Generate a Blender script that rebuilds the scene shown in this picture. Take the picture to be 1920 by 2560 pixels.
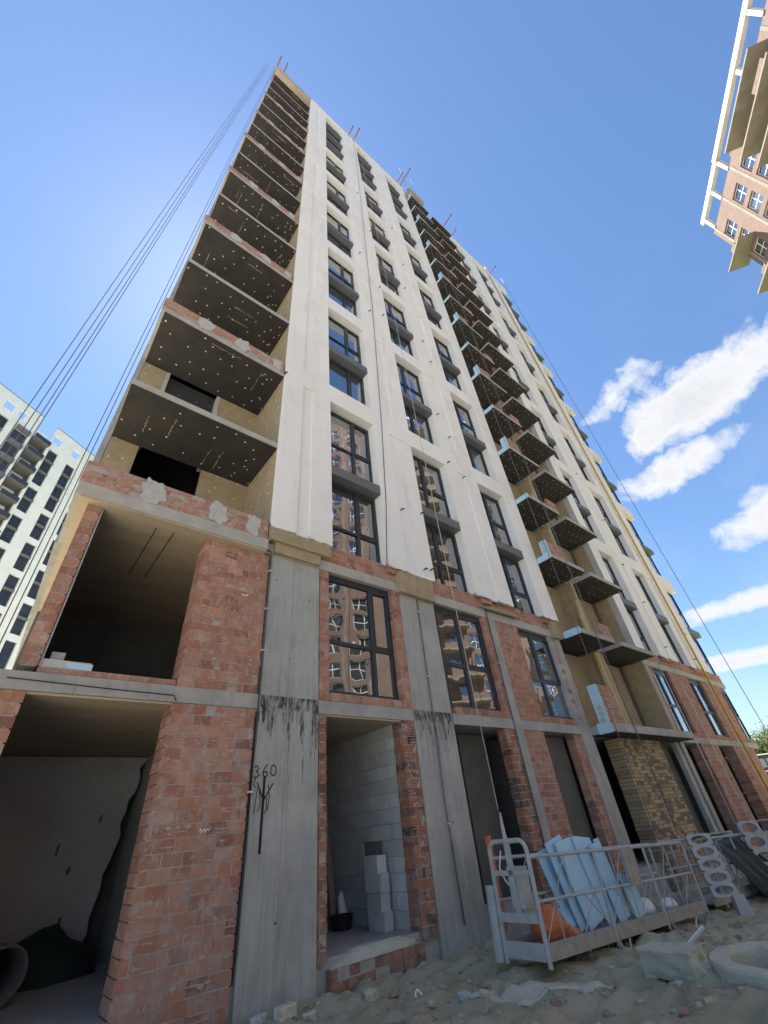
import bpy, bmesh, math, random
from mathutils import Vector, Matrix, noise
random.seed(7)
R = math.radians
for o in list(bpy.data.objects): bpy.data.objects.remove(o)
S = bpy.context.scene
COL = S.collection

# ------------------------------------------------------------------ camera
def cam_axes(pitch, yaw, roll):
    f0 = Vector((math.sin(yaw), math.cos(yaw), 0)); r0 = Vector((math.cos(yaw), -math.sin(yaw), 0)); z = Vector((0, 0, 1))
    f = f0*math.cos(pitch) + z*math.sin(pitch); u0 = -f0*math.sin(pitch) + z*math.cos(pitch)
    r = r0*math.cos(roll) + u0*math.sin(roll); u = -r0*math.sin(roll) + u0*math.cos(roll)
    return r, u, f
cd = bpy.data.cameras.new('camera'); cam = bpy.data.objects.new('camera', cd); COL.objects.link(cam)
r_, u_, f_ = cam_axes(R(37.43988), R(42.50818), R(-6.37125))
mw = Matrix((r_, u_, -f_)).transposed().to_4x4(); mw.translation = (-3.00775, -6.88967, 1.6)
cam.matrix_world = mw
cd.sensor_fit = 'HORIZONTAL'; cd.sensor_width = 36; cd.lens = 1045.3268/1920*36
cd.clip_start = 0.05; cd.clip_end = 3000
S.camera = cam
S.render.resolution_x = 768; S.render.resolution_y = 1024

# ------------------------------------------------------------------ sky, sun, exposure
SUN_AZ, SUN_EL = R(4.5), R(62.0)
W = bpy.data.worlds.new('World'); S.world = W; W.use_nodes = True
nt = W.node_tree; nt.nodes.clear()
def wn(t, **k):
    n = nt.nodes.new(t)
    for a, b in k.items(): setattr(n, a, b)
    return n
def wmath(op, a, b=None, c=None, clamp=False):
    n = wn('ShaderNodeMath', operation=op); n.use_clamp = clamp
    for i, v in enumerate((a, b, c)):
        if v is None: continue
        if isinstance(v, (int, float)): n.inputs[i].default_value = v
        else: nt.links.new(v, n.inputs[i])
    return n.outputs[0]
sky = wn('ShaderNodeTexSky', sky_type='NISHITA'); sky.sun_disc = False
sky.sun_elevation = SUN_EL; sky.sun_rotation = SUN_AZ; sky.altitude = 0
sky.air_density = 1.3; sky.dust_density = 0.2; sky.ozone_density = 8.0
tc = wn('ShaderNodeTexCoord'); sep = wn('ShaderNodeSeparateXYZ'); nt.links.new(tc.outputs['Generated'], sep.inputs[0])
dz = wmath('MAXIMUM', sep.outputs[2], 0.04)
qx = wmath('DIVIDE', sep.outputs[0], dz); qy = wmath('DIVIDE', sep.outputs[1], dz)
comb = wn('ShaderNodeCombineXYZ'); nt.links.new(qx, comb.inputs[0]); nt.links.new(qy, comb.inputs[1])
def wnoise(scale, detail, rough, dist, off=(0, 0, 0), stretch=(1, 1, 1)):
    mp = wn('ShaderNodeMapping'); nt.links.new(tc.outputs['Generated'], mp.inputs[0]); mp.inputs['Location'].default_value = off; mp.inputs['Scale'].default_value = stretch
    n = wn('ShaderNodeTexNoise'); nt.links.new(mp.outputs[0], n.inputs['Vector'])
    n.inputs['Scale'].default_value = scale; n.inputs['Detail'].default_value = detail; n.inputs['Roughness'].default_value = rough; n.inputs['Distortion'].default_value = dist
    return n.outputs[0]
def wnoise_c(scale, detail, off):
    mp = wn('ShaderNodeMapping'); nt.links.new(tc.outputs['Generated'], mp.inputs[0]); mp.inputs['Location'].default_value = off
    n = wn('ShaderNodeTexNoise'); nt.links.new(mp.outputs[0], n.inputs['Vector']); n.inputs['Scale'].default_value = scale; n.inputs['Detail'].default_value = detail; n.inputs['Roughness'].default_value = .6
    sp_ = wn('ShaderNodeSeparateColor'); nt.links.new(n.outputs['Color'], sp_.inputs[0]); return n.outputs[0], sp_.outputs
nf, wc = wnoise_c(7.0, 5, (3.1, 1.7, 0))
n3 = wnoise(11.5, 9, 0.70, 0.35, (1, 9, 0), (1, 1, 1))
wx = wmath('ADD', qx, wmath('MULTIPLY', wmath('SUBTRACT', wc[0], .5), .38)); wy = wmath('ADD', qy, wmath('MULTIPLY', wmath('SUBTRACT', wc[1], .5), .38))
# cloud banks: (centre in the cloud layer, half length, half width, bearing, weight)
blobs = [((1.36, -.05), .29, .23, 92, 1.0), ((1.40, .16), .13, .13, 0, .7), ((1.66, .14), .30, .14, 100, .75), ((1.12, .14), .20, .085, 95, .62), ((2.42, .10), .36, .22, 20, .8),
         ((3.55, .48), .6, .3, 100, .7), ((5.2, 1.0), 1.1, .5, 110, .75), ((1.2, -1.9), .6, .3, 40, .9), ((-2.0, -1.4), .6, .3, 40, .9), ((3.6, -2.6), .9, .45, 60, .9), ((-3.2, 2.2), .8, .35, 60, .8)]
tot = None
for (cx, cy), hl, hw, be, wt in blobs:
    ca, sa = math.cos(R(be)), math.sin(R(be))
    a = wmath('MULTIPLY_ADD', wx, ca/hl, wmath('MULTIPLY_ADD', wy, sa/hl, -(cx*ca+cy*sa)/hl)); b = wmath('MULTIPLY_ADD', wx, -sa/hw, wmath('MULTIPLY_ADD', wy, ca/hw, -(-cx*sa+cy*ca)/hw))
    g = wmath('MULTIPLY_ADD', a, a, wmath('MULTIPLY', b, b))
    g = wmath('MULTIPLY', wmath('SUBTRACT', 1.0, g, clamp=True), wt)
    tot = g if tot is None else wmath('MAXIMUM', tot, g)
dens = wmath('MULTIPLY_ADD', wmath('SUBTRACT', n3, 0.5), 3.2, wmath('MULTIPLY', tot, 1.75))
dens = wmath('MULTIPLY', wmath('SUBTRACT', dens, 0.18), wmath('MULTIPLY', tot, 5.0, clamp=True))
alpha = wmath('MULTIPLY', dens, 1.05, clamp=True)
wisp = wmath('MULTIPLY', wmath('MULTIPLY', wmath('SUBTRACT', nf, 0.50), 1.6, clamp=True), wmath('SUBTRACT', 0.86, sep.outputs[2], clamp=True))
alpha = wmath('MAXIMUM', alpha, wmath('MULTIPLY', wisp, n3))
alpha = wmath('MULTIPLY', alpha, wmath('MULTIPLY', sep.outputs[2], 12.0, clamp=True))
shade = wmath('MULTIPLY', wmath('SUBTRACT', dens, .5), 0.8, clamp=True)
cc = wn('ShaderNodeMix', data_type='RGBA'); nt.links.new(shade, cc.inputs[0]); cc.inputs[6].default_value = (5.2, 5.25, 5.4, 1); cc.inputs[7].default_value = (4.2, 4.35, 4.6, 1)
mx = wn('ShaderNodeMix', data_type='RGBA'); nt.links.new(alpha, mx.inputs[0]); nt.links.new(sky.outputs[0], mx.inputs[6]); nt.links.new(cc.outputs[2], mx.inputs[7])
bg = wn('ShaderNodeBackground'); nt.links.new(mx.outputs[2], bg.inputs[0]); bg.inputs[1].default_value = 0.05
W.cycles.sampling_method = 'MANUAL'; W.cycles.sample_map_resolution = 512
wo = wn('ShaderNodeOutputWorld'); nt.links.new(bg.outputs[0], wo.inputs[0])

sd = bpy.data.lights.new('sun', 'SUN'); sd.energy = 5.0; sd.angle = R(0.53); sd.color = (1.0, 0.95, 0.87)
sun = bpy.data.objects.new('sun', sd); COL.objects.link(sun)
sv = Vector((math.sin(SUN_AZ)*math.cos(SUN_EL), math.cos(SUN_AZ)*math.cos(SUN_EL), math.sin(SUN_EL)))
sun.rotation_euler = sv.to_track_quat('Z', 'Y').to_euler(); sun.location = sv*120
S.view_settings.view_transform = 'Standard'; S.view_settings.look = 'None'; S.view_settings.gamma = 1; S.view_settings.use_curve_mapping = False
S.view_settings.exposure = 1.97
S.render.engine = 'CYCLES'
try:
    S.cycles.max_bounces = 5; S.cycles.diffuse_bounces = 3; S.cycles.glossy_bounces = 3; S.cycles.use_denoising = True
except Exception: pass

# ------------------------------------------------------------------ mesh helpers
class MB:
    def __init__(s): s.v = []; s.f = []
    def quad(s, a, b, c, d):
        n = len(s.v); s.v += [a, b, c, d]; s.f.append((n, n+1, n+2, n+3))
    def poly(s, pts):
        n = len(s.v); s.v += list(pts); s.f.append(tuple(range(n, n+len(pts))))
    def box(s, x0, x1, y0, y1, z0, z1, m=None, taper=0):
        n = len(s.v)
        P = [(x0, y0, z0), (x1, y0, z0), (x1, y1, z0), (x0, y1, z0), (x0, y0, z1), (x1, y0, z1), (x1, y1, z1), (x0, y1, z1)]
        if m is not None: P = [tuple(m @ Vector(p)) for p in P]
        s.v += P
        s.f += [(n, n+3, n+2, n+1), (n+4, n+5, n+6, n+7), (n, n+1, n+5, n+4), (n+1, n+2, n+6, n+5), (n+2, n+3, n+7, n+6), (n+3, n, n+4, n+7)]
        return s
    def prism(s, pts, y0, y1):
        """polygon in x,z (counter-clockwise seen from -y) pushed from y0 to y1"""
        n = len(s.v); k = len(pts)
        s.v += [(x, y0, z) for x, z in pts] + [(x, y1, z) for x, z in pts]
        s.f.append(tuple(range(n, n+k))); s.f.append(tuple(range(n+2*k-1, n+k-1, -1)))
        for i in range(k):
            j = (i+1) % k; s.f.append((n+i, n+k+i, n+k+j, n+j))
        return s
    def tube(s, path, r, n=8, cap=True):
        pts = [Vector(p) for p in path]; base = len(s.v); rad = r if isinstance(r, (list, tuple)) else [r]*len(pts)
        up = None
        for i, p in enumerate(pts):
            t = (pts[min(i+1, len(pts)-1)] - pts[max(i-1, 0)])
            t = t.normalized() if t.length > 1e-9 else Vector((0, 0, 1))
            if up is None:
                up = Vector((0, 0, 1)) if abs(t.z) < .9 else Vector((1, 0, 0))
            a = t.cross(up); a = a.normalized() if a.length > 1e-6 else t.orthogonal().normalized(); b = t.cross(a).normalized(); up = -b if False else up
            for k in range(n):
                an = 2*math.pi*k/n
                s.v.append(tuple(p + a*math.cos(an)*rad[i] + b*math.sin(an)*rad[i]))
        for i in range(len(pts)-1):
            for k in range(n):
                q = base+i*n; s.f.append((q+k, q+(k+1) % n, q+n+(k+1) % n, q+n+k))
        if cap:
            s.f.append(tuple(base+k for k in range(n))[::-1]); s.f.append(tuple(base+(len(pts)-1)*n+k for k in range(n)))
        return s
    def disc(s, c, r, axis='z', h=.006, n=6):
        """thin cap; axis is the outward normal"""
        c = Vector(c); ax = {'x': Vector((1, 0, 0)), '-x': Vector((-1, 0, 0)), 'z': Vector((0, 0, 1)), '-z': Vector((0, 0, -1)), '-y': Vector((0, -1, 0))}[axis]
        a = ax.orthogonal().normalized(); b = ax.cross(a); k = len(s.v)
        for j in range(n):
            an = 2*math.pi*j/n; s.v.append(tuple(c + a*math.cos(an)*r + b*math.sin(an)*r))
        for j in range(n):
            an = 2*math.pi*j/n; s.v.append(tuple(c + ax*h + a*math.cos(an)*r*.8 + b*math.sin(an)*r*.8))
        s.f.append(tuple(range(k+n, k+2*n)))
        for j in range(n): s.f.append((k+j, k+(j+1) % n, k+n+(j+1) % n, k+n+j))
    def mesh(s, name, mat=None, smooth=False):
        me = bpy.data.meshes.new(name); me.from_pydata(s.v, [], s.f); me.update()
        bm = bmesh.new(); bm.from_mesh(me); bmesh.ops.recalc_face_normals(bm, faces=bm.faces); bm.to_mesh(me); bm.free()
        if smooth: me.polygons.foreach_set('use_smooth', [True]*len(me.polygons))
        if mat: me.materials.append(mat)
        return me
    def build(s, name, mat, parent=None, smooth=False):
        return obj(name, s.mesh(name, mat, smooth), parent)
def obj(name, me, parent=None, loc=None):
    o = bpy.data.objects.new(name, me); COL.objects.link(o)
    if loc is not None: o.location = loc
    if parent is not None: put(o, parent)
    return o
WORLD = {}
def put(o, parent):
    o.parent = parent; o.matrix_parent_inverse = WORLD.get(parent.name, Matrix()).inverted()
def tag(o, label, cat, group=None, kind=None):
    o['label'] = label; o['category'] = cat
    if group: o['group'] = group
    if kind: o['kind'] = kind
    return o
def thing(name, label, cat, loc=(0, 0, 0), group=None):
    e = bpy.data.objects.new(name, None); COL.objects.link(e); e.location = loc; e.empty_display_size = .3
    WORLD[e.name] = Matrix.Translation(loc)
    return tag(e, label, cat, group)
def stuff(o): o['kind'] = 'stuff'; return o
def structure(o): o['kind'] = 'structure'; return o
def box(name, x0, x1, y0, y1, z0, z1, mat, parent=None): return MB().box(x0, x1, y0, y1, z0, z1).build(name, mat, parent)

# ------------------------------------------------------------------ materials
class NT:
    def __init__(s, name):
        s.m = bpy.data.materials.new(name); s.m.use_nodes = True; s.t = s.m.node_tree; s.t.nodes.clear()
        s.out = s.n('ShaderNodeOutputMaterial'); s.b = s.n('ShaderNodeBsdfPrincipled'); s.l(s.b.outputs[0], s.out.inputs[0])
        s.pos = s.n('ShaderNodeNewGeometry')
    def n(s, t, **k):
        q = s.t.nodes.new(t)
        for a, b in k.items(): setattr(q, a, b)
        return q
    def l(s, a, b): s.t.links.new(a, b)
    def math(s, op, a, b=None, clamp=False):
        q = s.n('ShaderNodeMath', operation=op); q.use_clamp = clamp
        for i, v in enumerate((a, b)):
            if v is None: continue
            if isinstance(v, (int, float)): q.inputs[i].default_value = v
            else: s.l(v, q.inputs[i])
        return q.outputs[0]
    def xyz(s, src=None):
        q = s.n('ShaderNodeSeparateXYZ'); s.l(src or s.pos.outputs['Position'], q.inputs[0]); return q.outputs
    def noise(s, scale, detail=6, rough=.6, stretch=(1, 1, 1), off=(0, 0, 0), dist=0, src=None):
        mp = s.n('ShaderNodeMapping'); s.l(src or s.pos.outputs['Position'], mp.inputs[0]); mp.inputs['Scale'].default_value = stretch; mp.inputs['Location'].default_value = off
        q = s.n('ShaderNodeTexNoise'); s.l(mp.outputs[0], q.inputs['Vector']); q.inputs['Scale'].default_value = scale; q.inputs['Detail'].default_value = detail
        q.inputs['Roughness'].default_value = rough; q.inputs['Distortion'].default_value = dist
        return q.outputs[0]
    def ramp(s, f, stops):
        q = s.n('ShaderNodeValToRGB'); s.l(f, q.inputs[0]); e = q.color_ramp.elements
        while len(e) < len(stops): e.new(.5)
        for k, (p, c) in zip(e, stops): k.position = p; k.color = (*c, 1) if len(c) == 3 else c
        return q.outputs[0]
    def mix(s, f, a, b, mode='MIX'):
        q = s.n('ShaderNodeMix', data_type='RGBA', blend_type=mode)
        for i, v in ((0, f), (6, a), (7, b)):
            if isinstance(v, (int, float)): q.inputs[i].default_value = v
            elif isinstance(v, tuple): q.inputs[i].default_value = (*v, 1)
            else: s.l(v, q.inputs[i])
        return q.outputs[2]
    def bump(s, h, dist=.01, strength=1.0):
        q = s.n('ShaderNodeBump'); q.inputs['Distance'].default_value = dist; q.inputs['Strength'].default_value = strength; s.l(h, q.inputs['Height']); s.l(q.outputs[0], s.b.inputs['Normal'])
        return q
    def done(s, color, rough=.85, metal=0, spec=.3):
        if isinstance(color, tuple): s.b.inputs['Base Color'].default_value = (*color, 1)
        else: s.l(color, s.b.inputs['Base Color'])
        if isinstance(rough, (int, float)): s.b.inputs['Roughness'].default_value = rough
        else: s.l(rough, s.b.inputs['Roughness'])
        s.b.inputs['Metallic'].default_value = metal; s.b.inputs['Specular IOR Level'].default_value = spec
        return s.m
def pm(name, c1, c2, scale=2.0, rough=.88, bscale=45, bdist=.004, stretch=(1, 1, 1), spots=None, metal=0, spec=.3, rnd=0.0, lo=.3, hi=.7):
    t = NT(name); col = t.ramp(t.noise(scale, 5, .65, stretch), [(lo, c1), (hi, c2)])
    if spots:
        for (sc, th, c, st, am) in spots:
            f = t.math('MULTIPLY', t.math('SUBTRACT', t.noise(sc, 6, .7, st, (sc, 3, 7)), th), 9.0, clamp=True)
            col = t.mix(t.math('MULTIPLY', f, am), col, c)
    if rnd:
        oi = t.n('ShaderNodeObjectInfo'); f = t.math('ADD', t.math('MULTIPLY', oi.outputs['Random'], 2*rnd), 1-rnd)
        cb = t.n('ShaderNodeCombineXYZ')
        for i in range(3): t.l(f, cb.inputs[i])
        col = t.mix(1.0, col, cb.outputs[0], 'MULTIPLY')
    if bdist: t.bump(t.noise(bscale, 3, .7), bdist)
    return t.done(col, rough, metal, spec)
def brick_mat(name, stops, ribs=True, dust=(.47, .385, .335), dust_th=.49, dirt=None, wash=.6):
    t = NT(name); oi = t.n('ShaderNodeObjectInfo')
    rv = t.math('FRACT', t.math('ADD', oi.outputs['Random'], t.pos.outputs['Random Per Island']))
    col = t.ramp(rv, stops)
    nz = t.noise(11, 7, .7); col = t.mix(t.math('MULTIPLY', t.math('SUBTRACT', nz, .45), .9, clamp=True), col, (.30, .125, .08))
    f = t.math('MULTIPLY', t.math('SUBTRACT', t.noise(6.5, 6, .74, (1, 1, .8), (5, 2, 1)), dust_th), 7.0, clamp=True); col = t.mix(t.math('MULTIPLY', f, wash), col, dust)
    f = t.math('MULTIPLY', t.math('SUBTRACT', t.noise(1.3, 6, .7, (1, 1, .7), (3, 6, 2)), .53), 6.0, clamp=True); col = t.mix(t.math('MULTIPLY', f, wash*.75), col, (.27, .19, .17))
    f2 = t.math('MULTIPLY', t.math('SUBTRACT', t.noise(22, 5, .7, (1, 1, .5), (1, 8, 3)), .60), 10.0, clamp=True); col = t.mix(t.math('MULTIPLY', f2, .6), col, (.60, .54, .50))
    if dirt: 
        f3 = t.math('MULTIPLY', t.math('SUBTRACT', t.noise(1.6, 6, .7, (1, 1, .6), (9, 4, 2)), dirt[0]), 5.0, clamp=True); col = t.mix(t.math('MULTIPLY', f3, dirt[2]), col, dirt[1])
    if not ribs:
        zz = t.xyz()[2]; sp_ = t.math('ADD', t.math('MULTIPLY', t.math('SUBTRACT', 1.2, zz), .55), t.math('MULTIPLY', t.math('SUBTRACT', t.noise(3.0, 6, .72, (1, 1, 1), (8, 1, 5)), .5), 3.2)); sp_ = t.math('MULTIPLY', sp_, 1.0, clamp=True); col = t.mix(t.math('MULTIPLY', sp_, .62), col, (.25, .195, .185))
    h = t.noise(60, 4, .7)
    if ribs:
        x = t.xyz(); w = t.math('SINE', t.math('MULTIPLY', t.math('ADD', x[0], x[1]), 340.0)); on = t.math('GREATER_THAN', t.math('FRACT', t.math('MULTIPLY', rv, 7.3)), .35)
        h = t.math('ADD', t.math('MULTIPLY', h, .6), t.math('MULTIPLY', t.math('MULTIPLY', w, on), .45))
    t.bump(h, .006)
    return t.done(col, .92, 0, .2)

RED = [(0, (.34, .15, .098)), (.2, (.44, .205, .13)), (.4, (.40, .19, .135)), (.6, (.48, .25, .17)), (.78, (.42, .22, .165)), (.9, (.34, .145, .095)), (.97, (.24, .125, .10)), (1, (.46, .30, .225))]
YEL = [(0, (.42, .32, .19)), (.4, (.48, .37, .225)), (.7, (.36, .27, .165)), (1, (.27, .205, .14))]
M = {}
M['brick'] = brick_mat('red_clay_brick', RED)
M['brick_low'] = brick_mat('dusty_clay_brick', RED, ribs=False, dust=(.44, .36, .335), dust_th=.48, wash=.7)
M['brick_stain'] = brick_mat('stained_clay_brick', [(0, (.30, .12, .07)), (.35, (.36, .16, .10)), (.55, (.22, .10, .07)), (.62, (.07, .05, .045)), (.75, (.30, .14, .09)), (.9, (.09, .06, .05)), (1, (.38, .2, .13))], ribs=False)
M['brick_yellow'] = brick_mat('buff_brick', YEL, ribs=False, dust=(.40, .33, .22), dust_th=.55, dirt=(.56, (.10, .085, .07), .6))
M['mortar'] = pm('grey_mortar', (.31, .275, .25), (.45, .405, .37), 6, bdist=.006)
M['mortar_dark'] = pm('dark_mortar', (.12, .10, .075), (.2, .17, .12), 6, bdist=.006)
M['concrete'] = pm('raw_concrete', (.29, .285, .27), (.43, .42, .395), 1.6, spots=[(7, .58, (.20, .195, .18), (1, 1, .25), .55), (2.2, .60, (.43, .42, .40), (1, 1, .4), .5)])
M['concrete_light'] = pm('pale_concrete_edge', (.36, .34, .31), (.47, .45, .41), 2.5, spots=[(6, .6, (.28, .26, .23), (1, 1, 1), .6)])
M['concrete_ceiling'] = pm('bare_concrete_ceiling', (.42, .34, .245), (.55, .455, .335), 1.1, stretch=(.6, 2.2, 1), spots=[(3, .6, (.23, .19, .14), (.4, 2, 1), .6)])
M['plaster'] = pm('white_render', (.785, .77, .735), (.865, .85, .815), .55, bscale=120, bdist=.0015, spots=[(1.6, .56, (.63, .615, .58), (1, 1, .16), .42), (.55, .56, (.70, .68, .63), (1, 1, .7), .55), (5, .62, (.68, .665, .63), (1, 1, .08), .4), (9, .64, (.70, .69, .66), (1, 1, 1), .35)])
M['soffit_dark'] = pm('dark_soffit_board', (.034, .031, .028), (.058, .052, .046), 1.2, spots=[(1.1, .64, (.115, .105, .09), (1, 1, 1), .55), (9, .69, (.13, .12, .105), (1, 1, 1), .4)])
M['cap'] = pm('dowel_cap', (.62, .58, .46), (.72, .68, .58), 5, bdist=0)
M['wool'] = pm('mineral_wool', (.325, .255, .155), (.43, .35, .225), 4, bscale=90, bdist=.01, spots=[(1.4, .62, (.27, .19, .085), (1, 1, 1), .5)])
M['wool_pale'] = pm('pale_wool_board', (.45, .37, .19), (.55, .47, .28), 5, bscale=90, bdist=.008)
M['glue'] = pm('adhesive_patch', (.42, .405, .39), (.55, .535, .51), 9, bscale=30, bdist=.02)
M['clad'] = pm('grey_metal_cladding', (.115, .118, .12), (.14, .143, .145), .8, rough=.5, bdist=0, spec=.5)
M['frame'] = pm('dark_window_frame', (.026, .03, .038), (.034, .038, .047), 1, rough=.38, bdist=0, spec=.5)
M['frame_white'] = pm('white_window_frame', (.72, .73, .74), (.8, .8, .8), 1, rough=.4, bdist=0)
M['xps'] = pm('blue_foam_board', (.38, .59, .75), (.47, .68, .81), 1.5, rough=.7, bdist=.001, spots=[(2.6, .66, (.56, .66, .70), (1, 1, 1), .5)])
M['steel'] = pm('dusty_steel', (.33, .335, .325), (.46, .465, .45), 6, rough=.6, bdist=.002, spots=[(9, .62, (.30, .24, .18), (1, 1, 1), .5)])
M['steel_dirty'] = pm('muddy_steel', (.26, .24, .20), (.40, .375, .32), 5, rough=.8, bdist=.003)
M['wood'] = pm('old_board', (.22, .18, .13), (.34, .29, .21), 3, stretch=(1, 1, 6), bdist=.004)
M['black'] = pm('black_plastic', (.012, .013, .015), (.02, .021, .024), 3, rough=.5, bdist=0)
M['pipe_yellow'] = pm('yellow_gas_paint', (.52, .31, .035), (.60, .37, .05), 3, rough=.5, bdist=0)
M['conduit'] = pm('grey_conduit', (.10, .105, .115), (.16, .165, .175), 2, rough=.5, bdist=0)
M['galv'] = pm('galvanised_clip', (.5, .51, .52), (.65, .66, .67), 6, rough=.45, metal=.3, bdist=0)
M['rope'] = pm('steel_rope', (.10, .11, .13), (.16, .17, .19), 6, rough=.6, bdist=0)
M['rope_pale'] = pm('pale_rope', (.38, .37, .34), (.52, .50, .46), 9, bdist=.002)
M['rust'] = pm('red_oxide_beam', (.20, .09, .075), (.27, .13, .105), 6, rough=.7, bdist=0)
M['gas_block'] = pm('aerated_block', (.40, .405, .40), (.50, .505, .50), 3, rnd=.09, bscale=120, bdist=.002)
M['gas_joint'] = pm('block_joint', (.14, .14, .135), (.2, .2, .195), 6)
M['grey_plaster'] = pm('grey_levelling_plaster', (.42, .42, .425), (.54, .54, .545), 1.5, spots=[(2, .64, (.24, .24, .245), (1, 1, .5), .8)])
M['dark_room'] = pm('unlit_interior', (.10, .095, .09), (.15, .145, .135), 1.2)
M['orange'] = pm('orange_sack', (.55, .15, .05), (.66, .21, .09), 5, bscale=12, bdist=.03, rough=.7)
M['tarp'] = pm('dark_green_tarpaulin', (.010, .022, .021), (.022, .042, .038), 3, rough=.55, bscale=9, bdist=.03)
M['clod'] = pm('clay_clod', (.34, .30, .195), (.54, .485, .335), 4, bdist=.01)
M['brick_wash'] = pm('dried_mortar_film', (.36, .27, .235), (.46, .37, .325), 8, bdist=.004)
M['rubber'] = pm('tyre_rubber', (.015, .015, .015), (.03, .03, .03), 5)
M['paint_black'] = pm('black_marker_paint', (.008, .008, .012), (.02, .02, .026), 12, rough=.5, bdist=0)
M['chalk'] = pm('white_chalk', (.7, .68, .66), (.8, .79, .78), 20, bdist=0)
M['foam_edge'] = pm('mounting_foam', (.42, .27, .09), (.52, .36, .14), 12, bdist=.008)
# window glass: dark behind, slightly uneven so that reflections waver
t = NT('window_glass'); h = t.noise(1.15, 2, .5, (1, 1, .8)); t.bump(h, .012, .6); g = t.b
g.inputs['Base Color'].default_value = (.02, .023, .026, 1); g.inputs['Roughness'].default_value = .012; g.inputs['IOR'].default_value = 2.1; g.inputs['Specular IOR Level'].default_value = 1.0
oi = t.n('ShaderNodeObjectInfo'); t.l(t.ramp(oi.outputs['Random'], [(0, (.010, .012, .014)), (.6, (.028, .031, .034)), (.9, (.06, .063, .066)), (1, (.11, .11, .105))]), g.inputs['Base Color']); t.l(t.math('MULTIPLY', t.math('SUBTRACT', t.noise(3, 5, .7), .4, clamp=True), .12), g.inputs['Roughness'])
gl = t.n('ShaderNodeBsdfGlossy'); gl.inputs['Roughness'].default_value = .012; gl.inputs['Color'].default_value = (.92, .95, 1, 1); bn = [q for q in t.t.nodes if q.type == 'BUMP'][0]; t.l(bn.outputs[0], gl.inputs['Normal'])
lw = t.n('ShaderNodeLayerWeight'); lw.inputs[0].default_value = .5; t.l(bn.outputs[0], lw.inputs['Normal']); ms = t.n('ShaderNodeMixShader'); t.l(t.math('ADD', t.math('MULTIPLY', t.math('POWER', lw.outputs['Facing'], 2.2), .75), .25, clamp=True), ms.inputs[0]); t.l(t.b.outputs[0], ms.inputs[1]); t.l(gl.outputs[0], ms.inputs[2]); t.l(ms.outputs[0], t.out.inputs[0])
g.inputs['Specular IOR Level'].default_value = 0
M['glass'] = t.m
# tall in-situ concrete columns with board marks, damp and a tarred joint that has run down
def column_mat(name, tar):
    t = NT(name); x = t.xyz()
    col = t.ramp(t.noise(1.3, 8, .65), [(.3, (.31, .315, .295)), (.7, (.44, .445, .42))])
    st = t.noise(22, 4, .6, (1, 1, .04)); col = t.mix(t.math('MULTIPLY', t.math('SUBTRACT', st, .5), 2.2, clamp=True), col, (.50, .50, .48))
    st2 = t.noise(16, 5, .7, (1, 1, .06), (4, 1, 9)); col = t.mix(t.math('MULTIPLY', t.math('SUBTRACT', st2, .55), 3.0, clamp=True), col, (.19, .19, .165))
    gr = t.math('MULTIPLY', t.math('SUBTRACT', t.noise(1.1, 7, .7, (1, 1, .6), (2, 5, 3)), .46), 3.0, clamp=True); lowz = t.math('SUBTRACT', 1.0, t.math('MULTIPLY', x[2], .33), clamp=True)
    col = t.mix(t.math('MULTIPLY', t.math('MULTIPLY', gr, lowz), .8), col, (.17, .18, .125))
    wv = t.math('MULTIPLY', t.math('SUBTRACT', t.noise(2.4, 7, .75, (1, 1, .5), (6, 5, 1)), .54), 6.0, clamp=True); col = t.mix(t.math('MULTIPLY', wv, .5), col, (.24, .24, .22)); wv = t.math('MULTIPLY', t.math('SUBTRACT', t.noise(5, 7, .75, (1, 1, .3), (1, 5, 8)), .61), 8.0, clamp=True); col = t.mix(t.math('MULTIPLY', wv, .6), col, (.56, .56, .54))
    pit = t.math('MULTIPLY', t.math('SUBTRACT', t.noise(38, 3, .6, (1, 1, .6)), .72), 14.0, clamp=True); col = t.mix(t.math('MULTIPLY', pit, .6), col, (.11, .11, .10))
    if tar:
        n = t.noise(13, 5, .75, (1, 1, .05), (tar, 0, 0)); run = t.math('MULTIPLY', t.math('SUBTRACT', n, .50, clamp=True), 6.5)
        low = t.math('SUBTRACT', 3.44, run); below = t.math('MULTIPLY', t.math('SUBTRACT', x[2], low), 25.0, clamp=True); top = t.math('MULTIPLY', t.math('SUBTRACT', 3.67, x[2]), 60.0, clamp=True)
        pat = t.math('MULTIPLY', t.math('SUBTRACT', t.noise(12, 6, .75, (1, 1, .35)), .36), 5.0, clamp=True)
        col = t.mix(t.math('MULTIPLY', t.math('MULTIPLY', below, top), t.math('MULTIPLY', pat, .93)), col, (.018, .018, .018))
    t.bump(t.math('ADD', t.math('MULTIPLY', st, .7), t.math('MULTIPLY', t.noise(50, 5, .7), .5)), .006)
    return t.done(col, .88)
M['col1'] = column_mat('board_marked_concrete', 3.0); M['col2'] = column_mat('board_marked_concrete_b', 11.0)
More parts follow.
